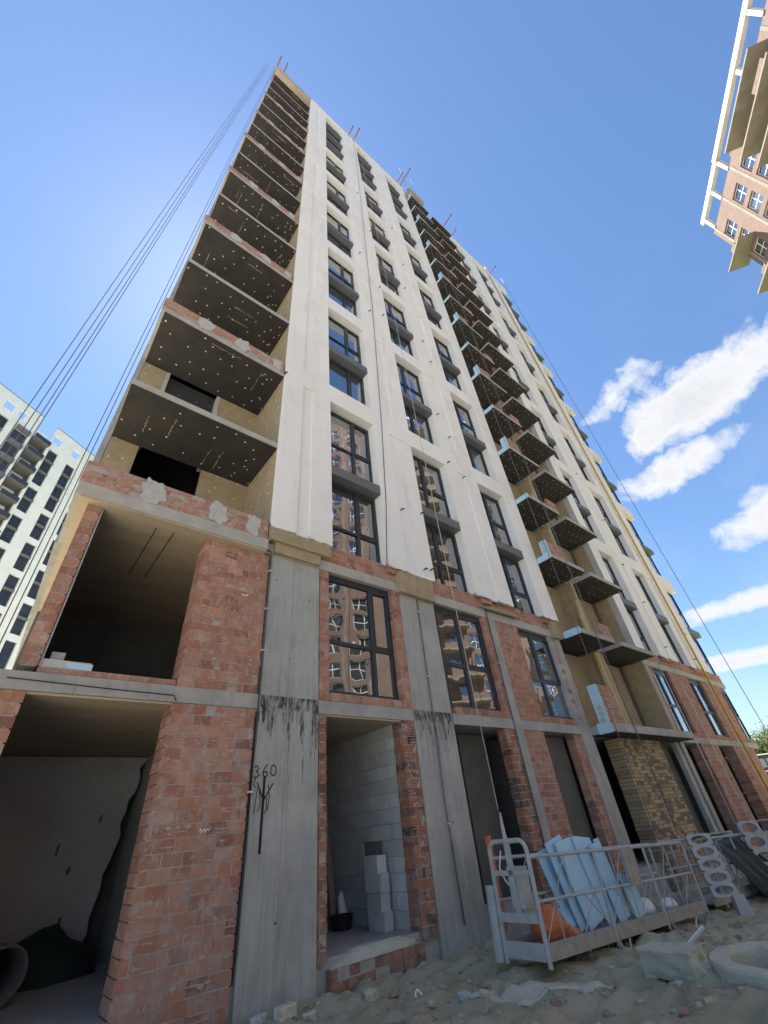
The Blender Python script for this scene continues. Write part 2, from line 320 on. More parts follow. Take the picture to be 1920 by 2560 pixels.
# trampled clay and cement dust
t = NT('trampled_clay'); col = t.ramp(t.noise(1.2, 10, .68), [(.28, (.37, .325, .20)), (.5, (.52, .465, .305)), (.72, (.60, .55, .39))])
f = t.math('MULTIPLY', t.math('SUBTRACT', t.noise(2.7, 8, .7, (1, 1.6, 1), (7, 1, 0)), .53), 5.0, clamp=True); col = t.mix(t.math('MULTIPLY', f, .7), col, (.55, .53, .45))
f = t.math('MULTIPLY', t.math('SUBTRACT', t.noise(5.5, 8, .75, (1, 1, 1), (2, 9, 0)), .58), 6.0, clamp=True); col = t.mix(t.math('MULTIPLY', f, .8), col, (.17, .155, .11))
x = t.xyz(); f = t.math('MULTIPLY', t.math('SUBTRACT', -9.0, x[1]), .12, clamp=True); col = t.mix(f, col, t.mix(t.noise(.3, 5, .6), (.34, .32, .285), (.46, .44, .40)))  # unseen ground behind the camera: tone set to bounce sunlight onto the facade
f = t.math('MULTIPLY', t.math('SUBTRACT', -6.5, x[0]), .2, clamp=True); col = t.mix(f, col, (.40, .38, .345))  # unseen ground to the left, toned for the same bounce
f = t.math('MULTIPLY', t.math('SUBTRACT', x[0], 36.0), .12, clamp=True); col = t.mix(f, col, (.13, .16, .055))
t.bump(t.math('ADD', t.noise(9, 10, .72), t.math('MULTIPLY', t.noise(45, 6, .7), .35)), .07)
M['ground'] = t.done(col, .95, 0, .15)
# painted brick courses for the tower whose bricks are too far to tell apart
def far_brick(name, c1, c2, cm):
    t = NT(name); tcn = t.n('ShaderNodeTexCoord'); mp = t.n('ShaderNodeMapping'); mp.inputs['Rotation'].default_value = (R(90), 0, 0); t.l(tcn.outputs['Object'], mp.inputs[0])
    b = t.n('ShaderNodeTexBrick'); t.l(mp.outputs[0], b.inputs['Vector']); b.inputs['Color1'].default_value = (*c1, 1); b.inputs['Color2'].default_value = (*c2, 1); b.inputs['Mortar'].default_value = (*cm, 1)
    b.inputs['Scale'].default_value = 1.0; b.inputs['Brick Width'].default_value = .26; b.inputs['Row Height'].default_value = .15; b.inputs['Mortar Size'].default_value = .012
    col = t.mix(t.math('MULTIPLY', t.math('SUBTRACT', t.noise(.5, 6, .7), .45), 1.6, clamp=True), b.outputs['Color'], (.215, .165, .13))
    return t.done(col, .9)
M['far_concrete'] = pm('weathered_tower_concrete', (.19, .165, .13), (.27, .24, .195), .8, spots=[(1.3, .6, (.19, .17, .14), (1, 1, 1), .6)], bdist=0)
M['tower_white'] = pm('tower_white_render', (.60, .61, .61), (.70, .71, .71), .5, bdist=0)
M['far_white'] = pm('far_white_beam', (.52, .50, .46), (.66, .64, .60), .9, spots=[(1.1, .58, (.40, .37, .33), (1, 1, .4), .6)], bdist=0)
M['far_brick'] = far_brick('far_clay_brickwork', (.215, .125, .09), (.15, .085, .065), (.20, .175, .15))
M['glass_far'] = pm('dark_far_glass', (.018, .022, .028), (.035, .04, .048), .4, rough=.12, bdist=0, spec=.5)
M['leaf'] = pm('leaf_green', (.035, .055, .014), (.095, .115, .032), .9, rough=.85, spec=.08, bdist=0, lo=.35, hi=.65)
M['bark'] = pm('bark', (.09, .07, .05), (.14, .11, .08), 6)
M['car_paint'] = pm('dark_car_paint', (.02, .022, .03), (.03, .033, .042), 1, rough=.25, bdist=0, spec=.5)
M['car_trim'] = pm('pale_roof_rail', (.7, .68, .6), (.78, .76, .7), 1, rough=.35, bdist=0)
M['pvc'] = pm('grey_plastic_pipe', (.10, .11, .115), (.14, .15, .155), 2, rough=.55, bdist=0)
M['paper'] = pm('white_plastic', (.68, .68, .66), (.78, .78, .77), 5, rough=.6, bdist=0)
M['mud_sack'] = pm('cement_dusted_sheet', (.43, .40, .30), (.56, .525, .41), 3, bscale=14, bdist=.02)
# ------------------------------------------------------------------ ground
def bumpy(x, y):
    h = 0.0
    near = max(0.0, 1 - max(0, abs(x-5)-9)/10) * max(0.0, 1 - max(0, abs(y+3)-6)/8)
    lump = 1-abs(noise.noise((x*2.6, y*3.0, 21)))*2.2
    h += near*(.11*noise.noise((x*.55, y*.55, 3)) + .08*noise.noise((x*1.7, y*1.9, 1)) + .05*max(0, lump)*noise.noise((x*1.1, y*1.3, 8)) + .05*noise.noise((x*4.3, y*5.2, 2)) + .02*noise.noise((x*13, y*13, 5)))
    if x > -1 and y > -.55 and y < .3: h += near*.10*max(0, 1-abs(y+.1)/.45)*(.4+noise.noise((x*1.4, 3, 1)))
    ridge = abs(noise.noise((x*1.1, y*2.3, 9))); h += near*.07*max(0, .25-ridge)/.25*(-1)
    base = -.035*max(0, min(x-3.5, 9)) if y < 1 else 0
    rise = 0 if x < 24 else min(1, (x-24)/14)*1.75
    far = max(0, x-50); rise += min(far*.03, 2.0)
    if y > .3 and -4 < x < 29: return -.25
    return base + rise + h - .03
def axis(segs):
    out = []
    for a, b, n in segs: out += [a+(b-a)*i/n for i in range(n)]
    return out + [segs[-1][1]]
gx = axis([(-600, -60, 6), (-60, -12, 8), (-12, -1, 22), (-1, 10, 190), (10, 16, 60), (16, 60, 44), (60, 700, 10)])
gy = axis([(-600, -80, 6), (-80, -14, 12), (-14, -6, 24), (-6, .3, 120), (.3, .31, 1), (.31, 20, 6), (20, 120, 8), (120, 700, 6)])
mb = MB(); nx = len(gx)
mb.v = [(x, y, bumpy(x, y)) for y in gy for x in gx]
mb.f = [(j*nx+i, j*nx+i+1, (j+1)*nx+i+1, (j+1)*nx+i) for j in range(len(gy)-1) for i in range(nx-1)]
me = bpy.data.meshes.new('ground'); me.from_pydata(mb.v, [], mb.f); me.polygons.foreach_set('use_smooth', [True]*len(me.polygons)); me.materials.append(M['ground'])
ground = structure(obj('ground', me))
def gz(x, y): return bumpy(x, y)

# ------------------------------------------------------------------ the unfinished apartment block
B = thing('apartment_block', 'unfinished high apartment block with white render above bare brick and concrete storeys', 'building', (12.5, 6, 0))
def zb(k): return 3.43 + 3*(k-2)              # underside of the slab that storey k stands on
GREY = (0, 0, 0)
# --- concrete frame seen at the two lowest storeys
box('concrete_column', .19, 1.33, .2, .8, -.4, 6.44, M['col1'], B)['label'] = 'broad raw concrete column with black tar runs and marker numbers'
box('concrete_column', 3.69, 4.9, .2, .8, -.4, 6.44, M['col2'], B)
box('concrete_column', 7.2, 7.49, .172, .7, -.6, 6.44, M['concrete'], B)
box('concrete_column', 10.42, 11.08, .2, .75, -.7, 6.44, M['concrete'], B)
for a, b_ in ((17.26, 17.56), (17.8, 18.14)): box('concrete_column', a, b_, .2, .36, -.8, 6.44, M['concrete'], B)
# --- slabs of the two lowest storeys, their long front edges
box('floor_slab', -3.3, 28.3, .27, 12, 3.43, 3.66, M['concrete'], B)
for a, b_ in ((-3.3, .185), (1.335, 3.685), (4.905, 10.41), (11.0, 28.3)): box('slab_edge', a, b_, .178, .269, 3.432, 3.658, M['concrete'], B)
box('floor_slab', 0.0, 28.35, .185, 12, 6.445, 6.69, M['concrete_light'], B)
box('interior_floor', -3.3, 28.3, .26, 12, -.3, .3, M['concrete'], B)
mb = MB()
for k in range(4, 19): mb.box(.02, 28.2, .36, 12, zb(k), zb(k)+.2)
stuff(mb.build('upper_floor_slabs', M['concrete'], B))
# ceilings of the left bay (bare concrete)
box('balcony_slab', -3.38, -.002, .03, 1.75, 6.43, 6.68, M['concrete_light'], B); box('ceiling', -3.3, -.01, .06, 5, 6.40, 6.428, M['concrete_ceiling'], B)
box('ceiling', -3.28, 4.9, .21, 5.2, 3.40, 3.428, M['concrete_ceiling'], B)
# closed shell: rear wall, end walls, roof
box('rear_wall', -3.35, 28.4, 12, 12.25, -.4, 55.4, M['plaster'], B)
box('end_wall', -3.42, -3.3, 1.76, 12, 6.43, 55.4, M['concrete'], B); box('end_wall', -3.1, -2.99, .63, 12, 3.66, 6.42, M['concrete'], B)
box('end_wall', -3.42, -3.3, .62, 12, -.3, 3.43, M['concrete'], B)
box('end_wall', 28.42, 28.55, .8, 12, -.3, 55.0, M['plaster'], B)
box('roof_slab', -3.42, 28.5, .25, 12, 54.43, 54.7, M['concrete'], B)
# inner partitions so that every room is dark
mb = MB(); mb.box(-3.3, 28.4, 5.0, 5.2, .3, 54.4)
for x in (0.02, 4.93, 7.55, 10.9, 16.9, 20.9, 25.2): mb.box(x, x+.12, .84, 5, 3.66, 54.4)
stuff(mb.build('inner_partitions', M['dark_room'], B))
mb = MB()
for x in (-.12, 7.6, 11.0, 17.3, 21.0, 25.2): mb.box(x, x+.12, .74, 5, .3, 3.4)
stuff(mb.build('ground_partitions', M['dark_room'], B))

# --- brickwork: bricks laid in courses on a recessed mortar core
BRICK_MESH = {}
def brick_mesh(w, h, d, mat):
    key = (round(w, 3), round(h, 3), round(d, 3), mat.name)
    if key not in BRICK_MESH:
        m = MB().box(-w/2, w/2, 0, d, 0, h)
        for i, v in enumerate(m.v): m.v[i] = (v[0]+random.uniform(-.003, .003), v[1]+random.uniform(-.002, .002), v[2]+random.uniform(-.003, .003))
        BRICK_MESH[key] = m.mesh('brick', mat)
    return BRICK_MESH[key]
REST = {}
def brickwork(name, x0, x1, z0, z1, y=.2, d=.25, mat='brick', single=False, course=.15, pitch=.262, skip=0.0, jitter=.004, label=None, core='mortar', holes=None):
    c = box(name, x0+.03, x1-.03, y+.0045, y+d-.02, z0, z1, M[core], B)
    if label: c['label'] = label
    n = max(1, round((z1-z0)/course)); ch = (z1-z0)/n
    for r in range(n):
        z = z0+r*ch; x = x0; first = True; rnd = random.random()
        while x < x1-.02:
            w = pitch if not (first and r % 2) else pitch*.5
            if random.random() < .12: w *= random.choice((.5, .75, 1.1))
            w = min(w, x1-x)
            if x1-(x+w) < .06: w = x1-x
            first = False
            if random.random() >= skip:
                bw = w-.012; bh = ch-random.choice((.010, .013, .016)); yy = y+random.uniform(-jitter, jitter)
                if single:
                    bw = round(w-.010, 2)-.004; o = obj('brick', brick_mesh(bw, ch-.014, d*.96, M[mat]), c, (x+w/2, yy, z+.006)); o.rotation_euler = (random.uniform(-.012, .012), random.uniform(-.010, .010), random.uniform(-.010, .010))
                else:
                    REST.setdefault(mat, MB()).box(x+.007, x+w-.007, yy, yy+d*.96, z+.008, z+.004+bh)
            x += w
    return c
brickwork('brick_pier', -1.2, .135, .02, 3.43, mat='brick_low', single=True, label='broad red brick pier beside the tarred concrete column', d=.4)
brickwork('brick_pier', -1.185, .135, 3.66, 6.40, single=True, label='red ribbed brick pier over the broad ground floor pier', d=.4)
brickwork('brick_pier', 3.3, 3.68, .2, 3.43, mat='brick_stain', single=True, d=.3)
brickwork('brick_pier', 1.34, 1.51, .25, 3.43, mat='brick_stain', single=True, d=.3)
brickwork('brick_pier', -3.36, -2.94, -.1, 3.43, mat='brick', d=.45)
brickwork('brick_pier', -3.16, -2.94, 3.74, 6.40, d=.42)
brickwork('brick_pier', 6.74, 7.19, -.3, 3.43, mat='brick_stain'); brickwork('brick_pier', 7.5, 8.45, -.3, 3.43)
brickwork('brick_pier', 9.98, 10.41, -.4, 3.43, y=.24, mat='brick')
brickwork('brick_wall', 12.54, 15.68, -.6, 3.40, y=.15, d=.5, mat='brick_yellow', label='dirty buff brick wall under the middle balconies', course=.1, pitch=.26, core='mortar_dark', jitter=.012)
brickwork('brick_pier', 20.0, 22.03, -.6, 3.43, d=.5, mat='brick'); brickwork('brick_pier', 24.06, 27.2, -.6, 3.43, d=.5, mat='brick')
# second storey jambs, sills and the brick band under the render
for a, b_ in ((1.34, 1.585), (3.405, 3.69), (6.925, 7.19), (7.5, 8.65), (10.5, 10.41+.33), (18.15, 18.44), (20.22, 22.47), (24.36, 27.08)):
    brickwork('brick_jamb', a, b_, 3.67, 6.44)
for a, b_ in ((1.585, 3.405), (5.05, 6.925), (8.65, 10.5), (18.44, 20.22), (22.47, 24.36), (27.08, 28.3)):
    brickwork('brick_sill', a, b_, 3.67, 3.82, course=.15)
for a, b_ in ((.02, 11.08), (17.26, 28.28)):
    brickwork('brick_band', a, b_, 6.70, 7.14, y=.2)
brickwork('brick_sill', -2.94, -1.185, 3.67, 3.755, y=.22, d=.12, course=.085, pitch=.24)
brickwork('brick_sill', 1.51, 3.3, -.05, .2, y=.16, d=.3, mat='brick_stain', course=.125, jitter=.02)

# --- parapets of the left bay with mortar patches
def parapet(k, h, dz=.25):
    z = zb(k)+dz
    brickwork('balcony_parapet', -3.40, -.03, z, z+h, y=.02, d=.12, course=.088, pitch=.25, jitter=.006, mat='brick_low')
    for x, w in ((-2.35, .42), (-1.25, .4), (-.35, .3)):
        x += random.uniform(-.15, .15); m = MB(); n = 34; pts = []; sd_ = random.random()*50
        for i in range(n):
            an = 2*math.pi*i/n; rr = .95+.42*noise.noise((math.cos(an)*1.7+sd_, math.sin(an)*1.7, 2))+random.uniform(-.09, .09); ca, sa = math.cos(an), math.sin(an); pts.append((x+w*.5*rr*math.copysign(abs(ca)**.75, ca), z+h*.5+h*.54*rr*math.copysign(abs(sa)**.75, sa)))
        m.prism(pts, .006, .03).build('mortar_patch', M['glue'], B)
parapet(3, .46)
for k in (5, 7, 9, 11, 13, 15): parapet(k, .42 if k < 12 else .3, .17)
# --- balconies of the left bay
for k in range(4, 19):
    box('balcony_slab', -3.31 if k % 2 == 0 else -3.38, -.006, .035, 1.75, zb(k)+.002, zb(k)+.17, M['concrete_light'], B)
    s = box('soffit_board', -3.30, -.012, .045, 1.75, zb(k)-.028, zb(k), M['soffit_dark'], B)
    m = MB(); thin = random.uniform(.08, .4) if k < 14 else .85; rad_ = random.uniform(.021, .029); sh_ = random.uniform(-.12, .12)
    for gx_ in range(8):
        for gy_ in range(4):
            if random.random() < thin: continue
            m.disc((min(-.05, max(-3.25, -3.1+sh_+gx_*.415+random.uniform(-.09, .09)+(.2 if gy_ % 2 else 0))), .2+gy_*.43+random.uniform(-.12, .12), zb(k)-.028), rad_*random.uniform(.8, 1.1), '-z', n=6)
    for i in range(5): m.disc((-.35+random.uniform(-.2, .2), random.uniform(.2, 1.6), zb(k)-.028), .024, '-z')
    stuff(m.build('dowel_caps', M['cap'], s))
    m = MB()
    for i in range(random.randint(2, 4)):
        xx, yy, ln, dr = random.uniform(-3.0, -.4), random.uniform(.15, 1.0), random.uniform(.3, .9), random.random() < .65; n = 9
        for q in range(n):
            a, w = q/n*ln, random.uniform(.004, .016); e = (q+.9)/n*ln; j = random.uniform(-.012, .012)
            if dr: m.quad((xx+j-w, yy+a, zb(k)-.0305), (xx+j+w, yy+a, zb(k)-.0305), (xx+j+w*.6, yy+min(e, 1.55-yy), zb(k)-.0305), (xx+j-w*.6, yy+min(e, 1.55-yy), zb(k)-.0305))
            else: m.quad((min(xx+a, -.1), yy+j-w, zb(k)-.0305), (min(xx+e, -.05), yy+j-w, zb(k)-.0305), (min(xx+e, -.05), yy+j+w, zb(k)-.0305), (min(xx+a, -.1), yy+j+w, zb(k)-.0305))
    stuff(m.build('joint_smears', M['wool'], s))
box('balcony_slab', -3.42, 0, -.02, 1.75, 54.43, 54.75, M['concrete_light'], B); box('soffit_board', -3.38, -.01, .05, 1.75, 54.38, 54.43, M['concrete_ceiling'], B)
# --- insulated walls of the left bay
wl = [MB().box(-3.29, -2.71, 1.75, 1.95, 6.69, 54.38).build('insulated_wall', M['wool'], B), MB().box(-1.22, -.002, 1.75, 1.95, 6.69, 54.38).build('insulated_wall', M['wool'], B)]
sw = MB().box(-.004, .06, .05, 1.95, 6.69, 54.38).build('insulated_wall', M['wool'], B)
m = MB()
for i in range(46):
    for j in range(3):
        if random.random() < .12: continue
        m.disc((-.004, .35+j*.5+random.uniform(-.12, .12), 7.0+i*.36+random.uniform(-.1, .1)), .024, '-x')
stuff(m.build('dowel_caps', M['cap'], sw))
m = MB()
for i in range(26):
    for x in (-.3, -.75, -1.05, -2.95, -3.15):
        if random.random() < .25: continue
        m.disc((x+random.uniform(-.1, .1), 1.75, 6.9+i*.5+random.uniform(-.1, .1)), .024, '-y')
stuff(m.build('dowel_caps', M['cap'], wl[1]))
for x0 in (-2.72, -1.30): box('opening_jamb', x0, x0+.09, 1.74, 2.1, 9.6, 12.4, M['glue'], B)
for k in range(4, 19): box('balcony_door_glass', -2.7, -1.23, 1.9, 1.93, zb(k)+.2, zb(k+1)-.03, M['glass'], B)
m = MB()
for a, b_, zz in ((-.82, 1.55, 7.3), (-.35, 1.6, 7.35), (-.6, 1.72, 7.6)): m.tube([(a, 1.75, zz), (a, 1.66, zz-.01), (a+.05, 1.62, zz+.05)], .02, 6)
m.build('hook', M['black'], B)
# ------------------------------------------------------------------ white rendered facade, windows
def T(k): return 12.43 + 6*(k-1) if k < 7 else 54.13
def Bo(k): return 7.02 if k == 1 else T(1)+6*(k-2)+.84
REVEAL = .34
def relief(xs, zs, depth, name, mat, y_side=.3, ends=(True, True)):
    """wall face as a grid of cells, each at its own depth; None is an opening with a reveal"""
    m = MB(); nx, nz = len(xs)-1, len(zs)-1
    D = [[depth((xs[i]+xs[i+1])/2, (zs[j]+zs[j+1])/2) for j in range(nz)] for i in range(nx)]
    yy = lambda v: REVEAL if v is None else v
    for i in range(nx):
        for j in range(nz):
            d = D[i][j]
            if d is not None: m.quad((xs[i], d, zs[j]), (xs[i+1], d, zs[j]), (xs[i+1], d, zs[j+1]), (xs[i], d, zs[j+1]))
            if i+1 < nx and yy(D[i+1][j]) != yy(d):
                x = xs[i+1]; m.quad((x, yy(d), zs[j]), (x, yy(D[i+1][j]), zs[j]), (x, yy(D[i+1][j]), zs[j+1]), (x, yy(d), zs[j+1]))
            if j+1 < nz and yy(D[i][j+1]) != yy(d):
                z = zs[j+1]; m.quad((xs[i], yy(d), z), (xs[i+1], yy(d), z), (xs[i+1], yy(D[i][j+1]), z), (xs[i], yy(D[i][j+1]), z))
            if i == 0 and d is not None and ends[0]: m.quad((xs[0], d, zs[j]), (xs[0], d, zs[j+1]), (xs[0], y_side, zs[j+1]), (xs[0], y_side, zs[j]))
            if i == nx-1 and d is not None and ends[1]: m.quad((xs[-1], d, zs[j]), (xs[-1], y_side, zs[j]), (xs[-1], y_side, zs[j+1]), (xs[-1], d, zs[j+1]))
            if j == 0 and d is not None: m.quad((xs[i], d, zs[0]), (xs[i], .2, zs[0]), (xs[i+1], .2, zs[0]), (xs[i+1], d, zs[0]))
            if j == nz-1 and d is not None: m.quad((xs[i], d, zs[-1]), (xs[i+1], d, zs[-1]), (xs[i+1], .5, zs[-1]), (xs[i], .5, zs[-1]))
    return m
levels = sorted({7.10, 55.5} | {Bo(k) for k in range(2, 8)} | {T(k) for k in range(1, 8)})
def in_group(z):
    for k in range(1, 8):
        if Bo(k) < z < T(k): return k
    return 0
def facade(x0, x1, cols, niches, ends):
    xs = sorted({x0, x1} | {a for c in cols for a in c if x0 <= a <= x1} | {a for n in niches for a in n[:2]})
    def depth(x, z):
        k = in_group(z)
        if k and any(a < x < b for a, b in cols): return None
        for a, b, par in niches:
            if a < x < b and k and k % 2 == par: return .045
        return 0.0
    m = relief(xs, levels, depth, 'white', M['plaster'], ends=ends)
    # torn lower edge of the render
    for i in range(len(xs)-1):
        a, b = xs[i], xs[i+1]
        if depth((a+b)/2, 8.0) is None: continue
        d = depth((a+b)/2, 8.0); n = max(2, int((b-a)/.07)); low = [7.06-.05*abs(noise.noise((a+(b-a)*q/n, 1, 3)))*1.6-random.uniform(0, .035) for q in range(n+1)]
        for q in range(n):
            p0, p1 = a+(b-a)*q/n, a+(b-a)*(q+1)/n
            m.quad((p0, d, low[q]), (p1, d, low[q+1]), (p1, d, 7.10), (p0, d, 7.10)); m.quad((p0, d, low[q]), (p0, d+.05, low[q]), (p1, d+.05, low[q+1]), (p1, d, low[q+1])); m.quad((p0, d+.05, low[q]), (p0, d+.05, 7.10), (p1, d+.05, 7.10), (p1, d+.05, low[q+1]))
    return m
LCOLS = [(1.57, 3.27), (4.99, 6.69), (8.52, 10.22)]; RCOLS = [(18.12, 19.76), (21.88, 23.62), (26.28, 28.6)]
f1 = facade(0, 11.12, LCOLS, [(.62, .95, 1), (.62, 1.57, 0), (3.96, 4.99, 1), (3.96, 4.25, 0), (6.69, 7.74, 0), (7.45, 7.78, 1)], (True, True)).build('white_facade', M['plaster'], B)
f2 = facade(17.24, 28.42, RCOLS, [(20.55, 20.85, 1), (20.9, 21.88, 0), (23.62, 24.4, 1), (24.3, 24.6, 0)], (True, True)).build('white_facade', M['plaster'], B)
box('roof_coping', -.03, 11.15, -.03, .5, 55.5, 55.56, M['galv'], B); box('roof_coping', 17.2, 28.5, -.03, .5, 55.5, 55.56, M['galv'], B)
box('roof_fascia', -3.42, -.03, -.02, .3, 54.75, 55.45, M['concrete_light'], B)
box('roof_fascia', 11.12, 17.24, .9, 1.2, 54.4, 55.45, M['plaster'], B)
# spandrels
def spandrel_mesh(w):
    m = MB(); m.box(0, w, -.012, .33, 0, .33); return m.mesh('spandrel', M['clad'])
SP = {}
def spandrel(a, b, z):
    w = round(b-a, 2)
    if w not in SP: SP[w] = spandrel_mesh(w-.006)
    obj('spandrel', SP[w], B, (a+.003, .02, z))
# windows
def window_mesh(w, h, mul, tr, head=.09):
    m = MB(); f = .06
    m.box(0, w, 0, .09, 0, .07); m.box(0, w, 0, .09, h-head, h); m.box(0, f, .001, .089, .07, h-head); m.box(w-f, w, .001, .089, .07, h-head)
    m.box(mul-.045, mul+.045, -.003, .092, .07, h-head)
    if tr:
        m.box(f, mul-.045, .002, .088, tr-.04, tr+.04); m.box(mul+.045, w-f, .002, .088, tr-.04, tr+.04)
    sash = (mul+.045, w-f) if mul > w/2 else (mul+.045, w-f)
    lo, hi = (tr+.04 if tr else .07), h-head
    a, b = sash
    m.box(a, b, -.012, .05, lo, lo+.035); m.box(a, b, -.012, .05, hi-.035, hi); m.box(a, a+.035, -.011, .05, lo+.035, hi-.035); m.box(b-.035, b, -.011, .05, lo+.035, hi-.035)
    return m.mesh('window', M['frame'])
def pane_mesh(w, h):
    m = MB(); m.box(0, w, 0, .012, 0, h); return m.mesh('pane', M['glass'])
WC, PC = {}, {}
def window(a, b, z0, z1, mul, tr, y=.30, head=.09, parent=None, loc_fn=None):
    w, h = round(b-a, 2), round(z1-z0, 2); key = (w, h, mul, tr, head)
    if key not in WC: WC[key] = window_mesh(w, h, mul, tr, head)
    o = obj('window', WC[key], parent or B, (a, y, z0))
    WORLD[o.name] = Matrix()                      # panes are placed in the window's own frame
    spans = [(.055, mul-.04), (mul+.04, w-.055)]; rows = [(.06, h-head+.005)] if not tr else [(.06, tr-.035), (tr+.035, h-head+.005)]
    for (p, q) in spans:
        for (c, d) in rows:
            kk = (round(q-p, 3), round(d-c, 3))
            if kk not in PC: PC[kk] = pane_mesh(*kk)
            pn = bpy.data.objects.new('pane', PC[kk]); COL.objects.link(pn); pn.parent = o
            pn.location = (p, .045, c); pn.rotation_euler = (random.uniform(-.004, .004), 0, random.uniform(-.006, .006))
    return o
def window_columns(cols, muls):
    for ci, (a, b) in enumerate(cols):
        be = min(b, 28.42); w = be-a; mu = round(w*muls[ci], 2)
        for k in range(1, 8):
            st = [(zb(2*k+1), zb(2*k+2)), (zb(2*k+2), zb(2*k+3))] if k < 7 else [(zb(15+i), zb(16+i)) for i in range(4)]
            for i, (s0, s1) in enumerate(st):
                z0 = Bo(k)-.005 if i == 0 else s0+.30
                z1 = T(k)-.02 if i == len(st)-1 else s1-.06
                if i > 0: spandrel(a, be, s0-.045)
                tr = (.86 if k == 1 else 0) if i == 0 else (1.18 if (i == 1 and k < 7) else 0)
                window(a, be, z0, z1, mu, tr)
window_columns(LCOLS, (.6, .39, .41)); window_columns(RCOLS, (.4, .6, .5))
# second storey windows, deep heads
for a, b, mu in ((1.585, 3.405, .68), (5.05, 6.925, .45), (8.65, 10.5, .42), (18.44, 20.22, .4), (22.47, 24.36, .42), (27.08, 28.4, .5)):
    window(a, b, 3.83, 6.52 if b < 11 else 6.44, round((b-a)*mu, 2), 1.05, y=.31, head=.22)
# torn insulation boards below the render
for a, b, z0, z1, y0 in ((.03, 1.55, 6.72, 7.03, .03), (.19, 1.30, 6.47, 6.715, .09), (3.62, 4.22, 6.4, 7.0, .05), (4.235, 4.86, 6.38, 6.99, .055), (7.2, 8.6, 6.72, 6.78, .04), (10.62, 11.0, 6.4, 7.0, .06)):
    box('insulation_board', a, b, y0, .198, z0, z1, M['wool'], B)
for a, b in ((.04, .6), (1.0, 1.54), (3.32, 3.6), (3.6, 4.85), (7.1, 7.5), (10.3, 10.6), (17.3, 18.0), (20.0, 21.2), (24.0, 26.2)):
    box('broken_brick_edge', a, b, .10, .196, 6.9, 7.06, M['brick'], B)
box('timber_batten', 6.75, 8.7, .02, .08, 6.66, 6.70, M['wood'], B)
# cables, conduits, gas pipe, brackets
def strung(name, pts, r, mat, parent, n=6): return MB().tube(pts, r, n).build(name, mat, parent, True)
strung('conduit', [(.05, .165, 6.52), (.14, .15, 6.47), (.145, .15, 6.3), (.14, .15, 4), (.14, .15, .55)], .017, M['conduit'], B)
strung('conduit', [(4.24, .15, 6.36), (4.23, .15, 4), (4.2, .15, 2), (4.26, .16, .25)], .016, M['conduit'], B)
strung('conduit', [(7.16, .17, 6.95), (7.16, .17, 3), (7.16, .17, -.2)], .016, M['conduit'], B)
for x, z in ((.14, 6.02), (.14, 4.4), (.14, 2.27), (4.23, 4.4), (4.21, 1.65), (7.16, 5.1), (4.23, 6.0), (.14, 5.2)):
    MB().box(x-.035, x+.035, .125, .195, z-.012, z+.012).build('pipe_clip', M['galv'], B)
strung('lead_cable', [(-3.2, .165, 3.56), (-2.0, .165, 3.53), (-1.2, .165, 3.52), (-1.15, .17, 3.45)], .007, M['black'], B)
for x in (19.3, 21.0, 25.0): strung('downpipe', [(x, .12, 6.9), (x, .12, -.5)], .02, M['galv'], B)
strung('facade_cable', [(4.75, -.02, 55.5), (4.62, -.02, 46.6), (4.0, -.02, 21), (3.62, -.02, 12.4), (3.4, -.02, 9), (3.18, -.02, 7.0)], .012, M['conduit'], B)
gas = strung('gas_pipe', [(24.58, -.12, 55.9), (24.58, -.12, 3.5), (24.62, -.12, 2.9), (24.62, -.12, -.7)], .05, M['pipe_yellow'], B, 8)
for i in range(18): MB().box(24.44, 24.72, -.14, -.1, 5.1+i*3-.035, 5.1+i*3+.035).build('pipe_bracket', M['pipe_yellow'], gas)
for x, z in ((3.98, 9.1), (4.82, 9.3), (4.80, 7.3), (6.95, 15.5), (7.35, 14.3), (6.85, 12.6), (7.6, 12.2), (4.55, 7.25), (3.75, 20.6), (3.6, 26.8), (4.6, 21.2), (4.7, 24.2), (7.3, 21.6), (7.5, 19.9), (6.9, 27), (7.4, 31), (4.75, 32), (7.2, 37), (4.1, 38), (20.6, 12.2), (20.9, 10), (21.2, 15.5), (25.1, 9.0), (20.5, 19), (20.8, 7.6), (24.4, 7.5), (-0.02, 12.5)):
    MB().tube([(x, .0, z), (x, -.09, z+.01), (x+.03, -.12, z-.03)], .022, 6).build('cable_bracket', M['black'], B)
# ------------------------------------------------------------------ middle recess with paired balconies
box('recess_wall', 11.1, 17.25, .95, 1.15, 3.66, 54.4, M['wool'], B); box('recess_wall', 11.06, 11.115, .34, .95, 3.66, 54.4, M['wool'], B)
rw = box('recess_wall', 17.2, 17.238, .02, .95, 3.66, 54.4, M['wool'], B); box('recess_wall', 17.19, 17.236, -.0, .28, 7.1, 54.4, M['grey_plaster'], B)
box('divider_wall', 13.88, 14.12, .26, .95, 3.66, 54.4, M['wool'], B)
for a, b_, y in ((13.66, 13.76, .25), (13.78, 13.87, .24), (14.13, 14.2, .26)): box('insulation_strip', a, b_, y, y+.1, 3.67, 6.4, M['wool_pale'], B)
for k in range(4, 12):
    for a in (13.62, 13.74, 13.85, 14.13):
        if random.random() < .2: continue
        z = zb(k)-3+random.uniform(.25, 1.2); box('insulation_strip', a, a+.09, .2+random.uniform(-.05, .05), .32, z, min(z+random.uniform(.8, 1.7), zb(k)-.05), M['wool_pale'], B)
